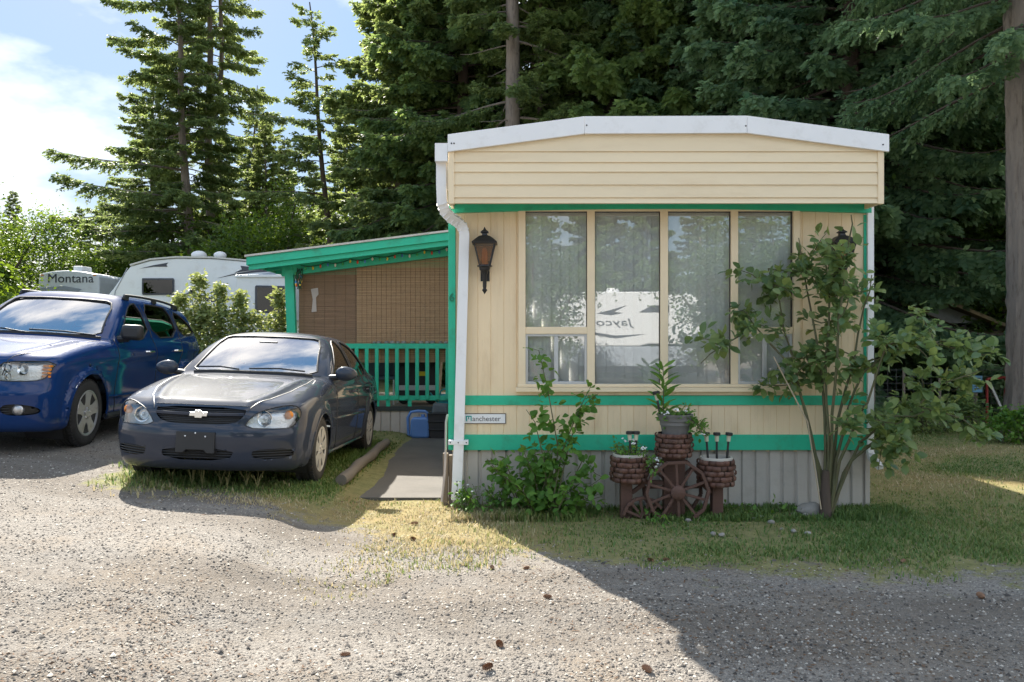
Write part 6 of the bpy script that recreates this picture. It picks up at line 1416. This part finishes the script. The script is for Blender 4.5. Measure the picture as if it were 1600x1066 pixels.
# hedge of pale bramble between the cars and the trailer
rr5 = np.random.default_rng(81)
def hedge(name, label, boxes, n, leaf_, m, seed, n_st=30):
    r_ = np.random.default_rng(seed); P = []
    x0, y0 = np.mean([b_[0] for b_ in boxes]), np.mean([b_[1] for b_ in boxes]); b0 = Vector((x0, y0, Gz(x0, y0))); mb = MB()
    for (cx, cy, rx, ry, h_) in boxes:
        k = int(n/len(boxes)); u = r_.uniform(0, 1, k)**.6; a = r_.uniform(0, 6.28, k); z = h_*(1 - r_.uniform(0, 1, k)**1.6*.95)
        taper = np.sqrt(np.clip(1.05 - (z/h_)**2.2, .04, 1)); Q = np.stack([cx + rx*u*np.cos(a)*taper, cy + ry*u*np.sin(a)*taper, z + Gz(cx, cy)], 1); Q += r_.normal(0, .05, Q.shape); P.append(Q)
        for j in range(n_st//len(boxes)+1):
            e = Q[r_.integers(0, k)]; s = np.array([cx + r_.normal(0, rx*.25), cy + r_.normal(0, ry*.25), Gz(cx, cy)-.02]); mb.tube([tuple(s), tuple(s*.5+e*.5+np.array([0, 0, .15])), tuple(e)], [.012, .008, .003], 5)
    P = np.concatenate(P); V, Fc, ti = leaves(P, r_, leaf_, r_.uniform(.1, .9, len(P)))
    t_ = thing(name, label, 'bush', b0); mb.build('stems', M['stem'], t_, True, off=b0); mobj('foliage', npmesh('foliage', V - np.array(b0), Fc, ti), m, t_); return t_
Yh = 15.2
hb = lambda xp, w_, top, Y=Yh: (px(xp, 0, Y).x, Y + rr5.normal(0, .15), w_, .5, 1.5 + (530-top)/F_PX*Y - Gz(px(xp, 0, Y).x, Y))
hedge('bramble_hedge', 'pale sunlit bramble hedge between the cars and the trailer', [hb(262, .75, 496), hb(300, .8, 490), hb(345, .85, 488), hb(390, .8, 492), hb(430, .6, 494), hb(320, .5, 480), hb(303, .18, 432), hb(338, .14, 448), hb(437, .18, 458), hb(372, .14, 460), hb(280, .2, 462)], 11000, .085, M['varieg'], 82, 60)
hedge('leafy_bush', 'bright green bush at the far left behind the blue crossover', [(px(5, 0, 19).x, 19, .6, .7, 2.5), (px(35, 0, 24).x, 24, .6, .6, 2.1), (px(-40, 0, 18).x, 18, 1, .8, 2.6)], 6000, .13, M['broad'], 83, 30)
hedge('corner_bush', 'low leafy bush at the foot of the big grey trunk', [(px(1575, 0, 12.1).x, 12.1, .45, .35, .42), (px(1610, 0, 11.9).x, 11.9, .45, .35, .5)], 1500, .07, M['shrub'], 84, 14)
hedge('fence_shrub', 'dark low shrubs growing before the wire fence', [(px(1440, 0, 13.2).x, 13.2, .5, .3, .55), (px(1510, 0, 13.4).x, 13.4, .5, .3, .5), (px(1400, 0, 13.3).x, 13.3, .4, .3, .4)], 1800, .08, M['rose'], 85, 14)
# street lamp far off
sl2 = thing('street_lamp', 'thin curved street lamp far beyond the trailers', 'lamp', at(85, 70)); so = np.array(sl2.location); zt = px(0, 347, 70).z
MB().tube([tuple(so), tuple(so + np.array([0, 0, zt-so[2]-1.2])), tuple(so + np.array([-.5, 0, zt-so[2]-.2])), tuple(so + np.array([-2.2, 0, zt-so[2]]))], [.10, .07, .05, .04], 8).build('pole', M['alu'], sl2, True, off=so); MB().box(tuple(so + np.array([-2.7, -.15, zt-so[2]-.06])), tuple(so + np.array([-2.1, .15, zt-so[2]+.06]))).build('head', M['alu'], sl2, False, .03, so)
# ----------------------------------------------------------------- shed, fence and signs at the right
YS = 17.0; shx = lambda p, Y=YS: (p - 800)/F_PX*Y; shz = lambda p, Y=YS: 1.5 - (p-530)/F_PX*Y
sh_ = thing('garden_shed', 'dark open shed with pale gable and brown lean to roof under the trees', 'shed', (shx(1455), YS, Gz(shx(1455), YS))); SHO = Vector(sh_.location)
def sp2(n_, mb, m, bv=0): return mb.build(n_, m, sh_, False, bv, SHO)
dk = pm('dark_boards', (.035, .03, .026), .8, var=.4, scale=4); gb = pm('weathered_gable', (.26, .27, .27), .7, dirt=(.13, .13, .13)); br = pm('mossy_roof', (.20, .15, .08), .9, var=.4, scale=5, dirt=(.08, .08, .03))
x0, x1, xr = shx(1385), shx(1560), shx(1475)
z0 = SHO.z
sp2('back_wall', MB().box((x0, YS+2.4, z0), (x1, YS+2.5, shz(495))), dk); sp2('side_wall', MB().box((x0, YS, z0), (x0+.08, YS+2.4, shz(500))), dk); sp2('side_wall', MB().box((x1-.08, YS, z0), (x1, YS+2.4, shz(500))), dk)
sp2('gable', MB().prism([(shx(1405), shz(505)), (shx(1545), shz(505)), (xr, shz(478))], 'y', YS+.02, YS+.06), gb)
for a, b_ in (((shx(1385), shz(512)), (xr, shz(476))), ((xr, shz(476)), (shx(1562), shz(512)))): sp2('roof', MB().prism([a, b_, (b_[0], b_[1]+.07), (a[0], a[1]+.07)], 'y', YS-.25, YS+2.7), br)
sp2('lean_to_roof', MB().add([(shx(1500), YS-1.2, shz(536)), (shx(1590), YS-1.2, shz(524)), (shx(1590), YS+.5, shz(508)), (shx(1500), YS+.5, shz(516)), (shx(1500), YS-1.2, shz(538)-.03), (shx(1590), YS-1.2, shz(526)-.03), (shx(1590), YS+.5, shz(510)-.03), (shx(1500), YS+.5, shz(518)-.03)], [(0, 1, 2, 3), (7, 6, 5, 4), (0, 4, 5, 1), (1, 5, 6, 2), (2, 6, 7, 3), (3, 7, 4, 0)]), br)
for p in (1392, 1432, 1480, 1504, 1552): sp2('post', MB().box((shx(p)-.05, YS-.05, z0), (shx(p)+.05, YS+.05, shz(508))), dk)
sp2('shelf', MB().box((shx(1470), YS+.3, shz(624)), (shx(1510), YS+.6, shz(620))), gb); sp2('bench', MB().box((shx(1395), YS+.6, z0+.6), (shx(1470), YS+1.2, z0+.68)), dk)
YN = 14.4; fc = thing('wire_fence', 'low wire mesh fence with wooden posts in front of the shed', 'fence', (shx(1450, YN), YN, Gz(shx(1450, YN), YN))); FO = Vector(fc.location)
for p in (1365, 1412, 1468, 1522, 1570): MB().tube([(shx(p, YN), YN, FO.z-.05), (shx(p, YN), YN, FO.z+1.0)], .025, 6).build('post', M['wood'], fc, True, off=FO)
wm = MB()
for k in range(9): wm.tube([(shx(1360, YN), YN, FO.z+.04+k*.115), (shx(1575, YN), YN, FO.z+.04+k*.115)], .004, 4)
x = shx(1360, YN)
while x < shx(1575, YN): wm.tube([(x, YN, FO.z+.02), (x, YN, FO.z+.98)], .004, 4); x += .15
tag(wm.build('mesh_wire', pm('rusty_wire', (.10, .095, .09), .6), fc, off=FO), kind='stuff')
bs = thing('notice_sign', 'small blue notice sign on a stake by the red frame', 'sign', (shx(1526, YN-.2), YN-.2, Gz(shx(1526, YN-.2), YN-.2))); BO = Vector(bs.location)
MB().box((shx(1519, YN-.2), YN-.22, shz(613, YN-.2)), (shx(1534, YN-.2), YN-.20, shz(587, YN-.2))).build('panel', pm('blue_sign', (.14, .33, .48), .5), bs, off=BO)
MB().tube([(shx(1526, YN-.2), YN-.19, BO.z-.05), (shx(1526, YN-.2), YN-.19, shz(600, YN-.2))], .018, 6).build('stake', M['wood'], bs, off=BO)
for k in range(5): MB().box((shx(1521.5, YN-.2), YN-.2235, shz(591.5+4*k, YN-.2)-.008), (shx(1531-(k%2)*2, YN-.2), YN-.2205, shz(591.5+4*k, YN-.2)+.008)).build('print_line', rvg, bs, off=BO)
rf = thing('red_frame', 'red painted metal frame leaning by the big trunk', 'frame', (shx(1548, YN), YN-.1, Gz(shx(1548, YN), YN))); RF = Vector(rf.location); redm = pm('red_paint', (.32, .03, .025), .5)
for (a, b_) in (((1537, 660), (1537, 592)), ((1537, 592), (1566, 589)), ((1566, 589), (1566, 660))): MB().tube([(shx(a[0], YN), YN-.1, shz(a[1], YN)), (shx(b_[0], YN), YN-.1, shz(b_[1], YN))], .022, 8).build('bar', redm, rf, True, off=RF)
MB().tube([(shx(1541, YN), YN-.14, shz(602, YN)), (shx(1563, YN), YN-.14, shz(650, YN))], 0, sq=(.035, .03)).build('brace', pm('pale_slat', (.5, .5, .48), .6), rf, off=RF)
# ================================================================= loose gravel and grass
def scatter(n, x0, x1, y0, y1, r_, p=None):
    'points in plan, nearer ground more densely (1/y falloff), within the given area'
    y = y0 * (y1/y0) ** r_.random(n); h_ = (x1-x0)/2; x = (x0+x1)/2 + r_.uniform(-1, 1, n) * np.minimum(h_, .70*y + .5)
    return x, y
r_ = np.random.default_rng(91)
x, y = scatter(235000, -9, 9, 2.6, 13, r_)
ga_ = grass_amount(x, y) + .5*snoise(x*1.3, y*1.3, 13) * .6
path_ = (x > -1.6) & (x < -.45) & (y > 7.7); inhome = (x > HX0-.02) & (x < HX1+.02) & (y > YF)
keep = (r_.random(len(x)) > np.clip(ga_*1.3 - .1, 0, .97)) & ~path_ & ~inhome
x, y = x[keep], y[keep]; n = len(x)
s = .0022 + .0085*r_.random(n)**3.2; big = r_.random(n) < .012; s[big] *= 1.9
base = np.array([(1, 0, 0), (0, 1, 0), (-1, 0, 0), (0, -1, 0), (0, 0, .75), (0, 0, -.6)], float)
V = base[None] * r_.uniform(.6, 1.35, (n, 6, 3)) ; a = r_.uniform(0, 6.28, n); ca, sa = np.cos(a), np.sin(a)
V = np.stack([V[..., 0]*ca[:, None] - V[..., 1]*sa[:, None], V[..., 0]*sa[:, None] + V[..., 1]*ca[:, None], V[..., 2]], -1) * s[:, None, None]
V += np.stack([x, y, G(x, y) + nearw_f(x, y) + s*.15], -1)[:, None, :]
tri = np.array([(0, 1, 4), (1, 2, 4), (2, 3, 4), (3, 0, 4)]); Fg = (np.arange(n)[:, None, None]*6 + tri[None]).reshape(-1, 3)
gm = npmesh('gravel', V.reshape(-1, 3), Fg, np.repeat(r_.random(n), 6))
m, t, b, N, L = newmat('loose_stones'); at_ = N('ShaderNodeAttribute'); at_.attribute_name = 'tint'; rp = N('ShaderNodeValToRGB'); L(at_.outputs['Fac'], rp.inputs['Fac'])
els = rp.color_ramp.elements; els[0].color = (.045, .041, .038, 1); els[1].color = (.48, .44, .38, 1); e = els.new(.35); e.color = (.15, .132, .115, 1); e = els.new(.75); e.color = (.25, .22, .185, 1)
L(rp.outputs[0], b.inputs['Base Color']); b.inputs['Roughness'].default_value = .85; b.inputs['Specular IOR Level'].default_value = .25
tag(mobj('gravel', gm, m), 'loose grey gravel stones strewn over the driveway', 'gravel', kind='stuff')
# fallen needles, leaf scraps and bark bits
x, y = scatter(16000, -9, 9, 2.6, 9, r_); k = (r_.random(len(x)) < .12 + .8*(snoise(x*.9, y*.9, 37) > .45)) & ~((x > HX0-.02) & (x < HX1+.02) & (y > YF-.05)); x, y = x[k], y[k]; n = len(x); a = r_.uniform(0, 6.28, n); l = r_.uniform(.006, .022, n); w2 = r_.uniform(.0015, .006, n); z = G(x, y) + nearw_f(x, y) + .004
d = np.stack([np.cos(a), np.sin(a), r_.normal(0, .15, n)], -1)*l[:, None]; q = np.stack([-np.sin(a), np.cos(a), r_.normal(0, .3, n)], -1)*w2[:, None]; p = np.stack([x, y, z], -1)
V = np.stack([p-d-q*.4, p-q, p+d*.9, p+q], 1).reshape(-1, 3); lm = npmesh('litter', V, np.arange(4*n).reshape(-1, 4)); tag(mobj('litter', lm, pm('leaf_litter', (.13, .075, .042), .9, var=.5, scale=9)), 'brown needles and leaf scraps strewn on the gravel', 'litter', kind='stuff')
# grass blades
def blades(n, r_, area, hmin, hmax, dens, lean=.45, w_=.0045, dry=None, tufts=None):
    x, y = scatter(n, *area, r_)
    if tufts: x = x + r_.normal(0, tufts, n); 
    k = r_.random(n) < dens(x, y); x, y = x[k], y[k]; ok = ~((x > HX0-.01) & (x < HX1+.01) & (y > YF+.0)) & ~((x > -1.56) & (x < -.50) & (y > 7.75)); x, y = x[ok], y[ok]; n = len(x)
    h_ = r_.uniform(hmin, hmax, n) * (.65 + .5*np.clip(snoise(x*2, y*2, 17)+.3, 0, 1)); a = r_.uniform(0, 6.28, n); l = np.abs(r_.normal(0, lean, n)) * h_; w2 = w_*r_.uniform(.6, 1.4, n)*(1 + .06*y)
    d = np.stack([np.cos(a), np.sin(a), 0*a], -1); sd_ = np.stack([-np.sin(a), np.cos(a), 0*a], -1); p = np.stack([x, y, G(x, y) + nearw_f(x, y) - .004], -1); up = np.array([0, 0, 1.])
    m1 = p + d*(l*.35)[:, None] + up*(h_*.6)[:, None]; tip = p + d*l[:, None] + up*(h_*.98)[:, None]
    V = np.stack([p - sd_*w2[:, None], p + sd_*w2[:, None], m1 + sd_*w2[:, None]*.8, m1 - sd_*w2[:, None]*.8, tip], 1).reshape(-1, 3); i = np.arange(n)[:, None]*5
    Fc = np.concatenate([i + np.array([[0, 1, 2]]), i + np.array([[0, 2, 3]]), i + np.array([[3, 2, 4]])])
    dr = np.clip(dry_amount(x, y) * .95 + r_.normal(0, .24, n) + .38*snoise(x*1.5, y*1.5, 23), 0, 1)
    return V, Fc, np.repeat(dr, 5)
def dens1(x, y):
    g_ = grass_amount(x, y); nzz = snoise(x*1.3, y*1.3, 13)*.5 + snoise(x*4, y*4, 14)*.25
    return np.clip((g_ + nzz*1.35 - .50)*1.5, 0, 1) * np.clip(.85 + .9*snoise(x*2.4, y*2.4, 47), .38, 1) * np.where(dry_amount(x, y) > .5, .85, 1)
A1 = blades(330000, r_, (-4.2, 9.5, 4.6, 16), .014, .048, dens1, .8, .0032)
def dens2(x, y):
    e = .35*snoise(x*2.5, y*2.5, 43)
    return bsm(-3.75, -3.1, x + e*.8) * bsm(-1.56, -1.70, x) * bsm(6.75, 7.5, y + e) * (y < 11.6) * np.clip(.55 + .6*snoise(x*3, y*3, 19), .05, 1)
A2 = blades(55000, r_, (-3.9, -1.5, 6.4, 11.6), .02, .085, dens2, .7, .004)
def dens3(x, y): return ((y > YF-.55) & (y < YF)) * (x > HX0) * (x < HX1+.3) * np.clip(.35 + .8*snoise(x*5, y*5, 29), 0, 1)
A3 = blades(40000, r_, (-.6, 3.6, 6.7, 7.4), .03, .10, dens3, .5)
m, t, b, N, L = newmat('grass_blades'); at_ = N('ShaderNodeAttribute'); at_.attribute_name = 'tint'; rp = N('ShaderNodeValToRGB'); L(at_.outputs['Fac'], rp.inputs['Fac'])
els = rp.color_ramp.elements; els[0].color = (.11, .19, .045, 1); els[1].color = (.50, .41, .25, 1); e = els.new(.4); e.color = (.22, .27, .075, 1); e = els.new(.65); e.color = (.36, .32, .15, 1)
b.inputs['Roughness'].default_value = .6; L(rp.outputs[0], b.inputs['Base Color']); tr = N('ShaderNodeBsdfTranslucent'); L(rp.outputs[0], tr.inputs[0]); ms = N('ShaderNodeMixShader'); ms.inputs[0].default_value = .35; L(b.outputs[0], ms.inputs[1]); L(tr.outputs[0], ms.inputs[2]); L(ms.outputs[0], t.nodes['Material Output'].inputs['Surface'])
Vs = np.concatenate([A1[0], A2[0], A3[0]]); o1 = len(A1[0]); o2 = o1 + len(A2[0]); Fs = np.concatenate([A1[1], A2[1] + o1, A3[1] + o2]); Ts = np.concatenate([A1[2], A2[2], A3[2]])
tag(mobj('grass', npmesh('grass', Vs, Fs, Ts), m), 'short patchy grass, green in the shade and straw coloured in the sun', 'grass', kind='stuff')
# seed heads standing before the sedan
for k, (xp, yp, top) in enumerate([(232, 758, 725), (300, 768, 715), (316, 768, 718), (385, 768, 742), (268, 764, 738), (205, 752, 722), (345, 766, 745), (240, 756, 730), (120, 705, 688), (150, 702, 690), (402, 770, 746), (355, 770, 752)]):
    g_ = pxg(xp, yp, .14); z = Gz(g_.x, g_.y); hh = (yp-top)/F_PX*g_.y + .02; t_ = thing('grass_tuft', 'tall seeding grass tuft standing before the parked sedan', 'grass', (g_.x, g_.y, z), (0, 0, k), 'seeding grass tufts'); mb = MB(); r3 = np.random.default_rng(k); sd2 = MB()
    for j in range(7):
        a = r3.uniform(0, 6.28); l = hh*r3.uniform(.6, 1.1); e = (math.cos(a)*l*.45, math.sin(a)*l*.3, l); mb.tube([(0, 0, -.01), (e[0]*.35, e[1]*.35, l*.6), e], [.0028, .002, .0012], 4)
        if j < 3: sd2.tube([(e[0]*.9, e[1]*.9, l*.93), (e[0]*1.08, e[1]*1.08, l*1.10)], [.0045, .002], 5)
    tag(mb.build('stalks', M['straw'], t_), kind='stuff'); tag(sd2.build('seed_heads', M['straw'], t_), kind='stuff')
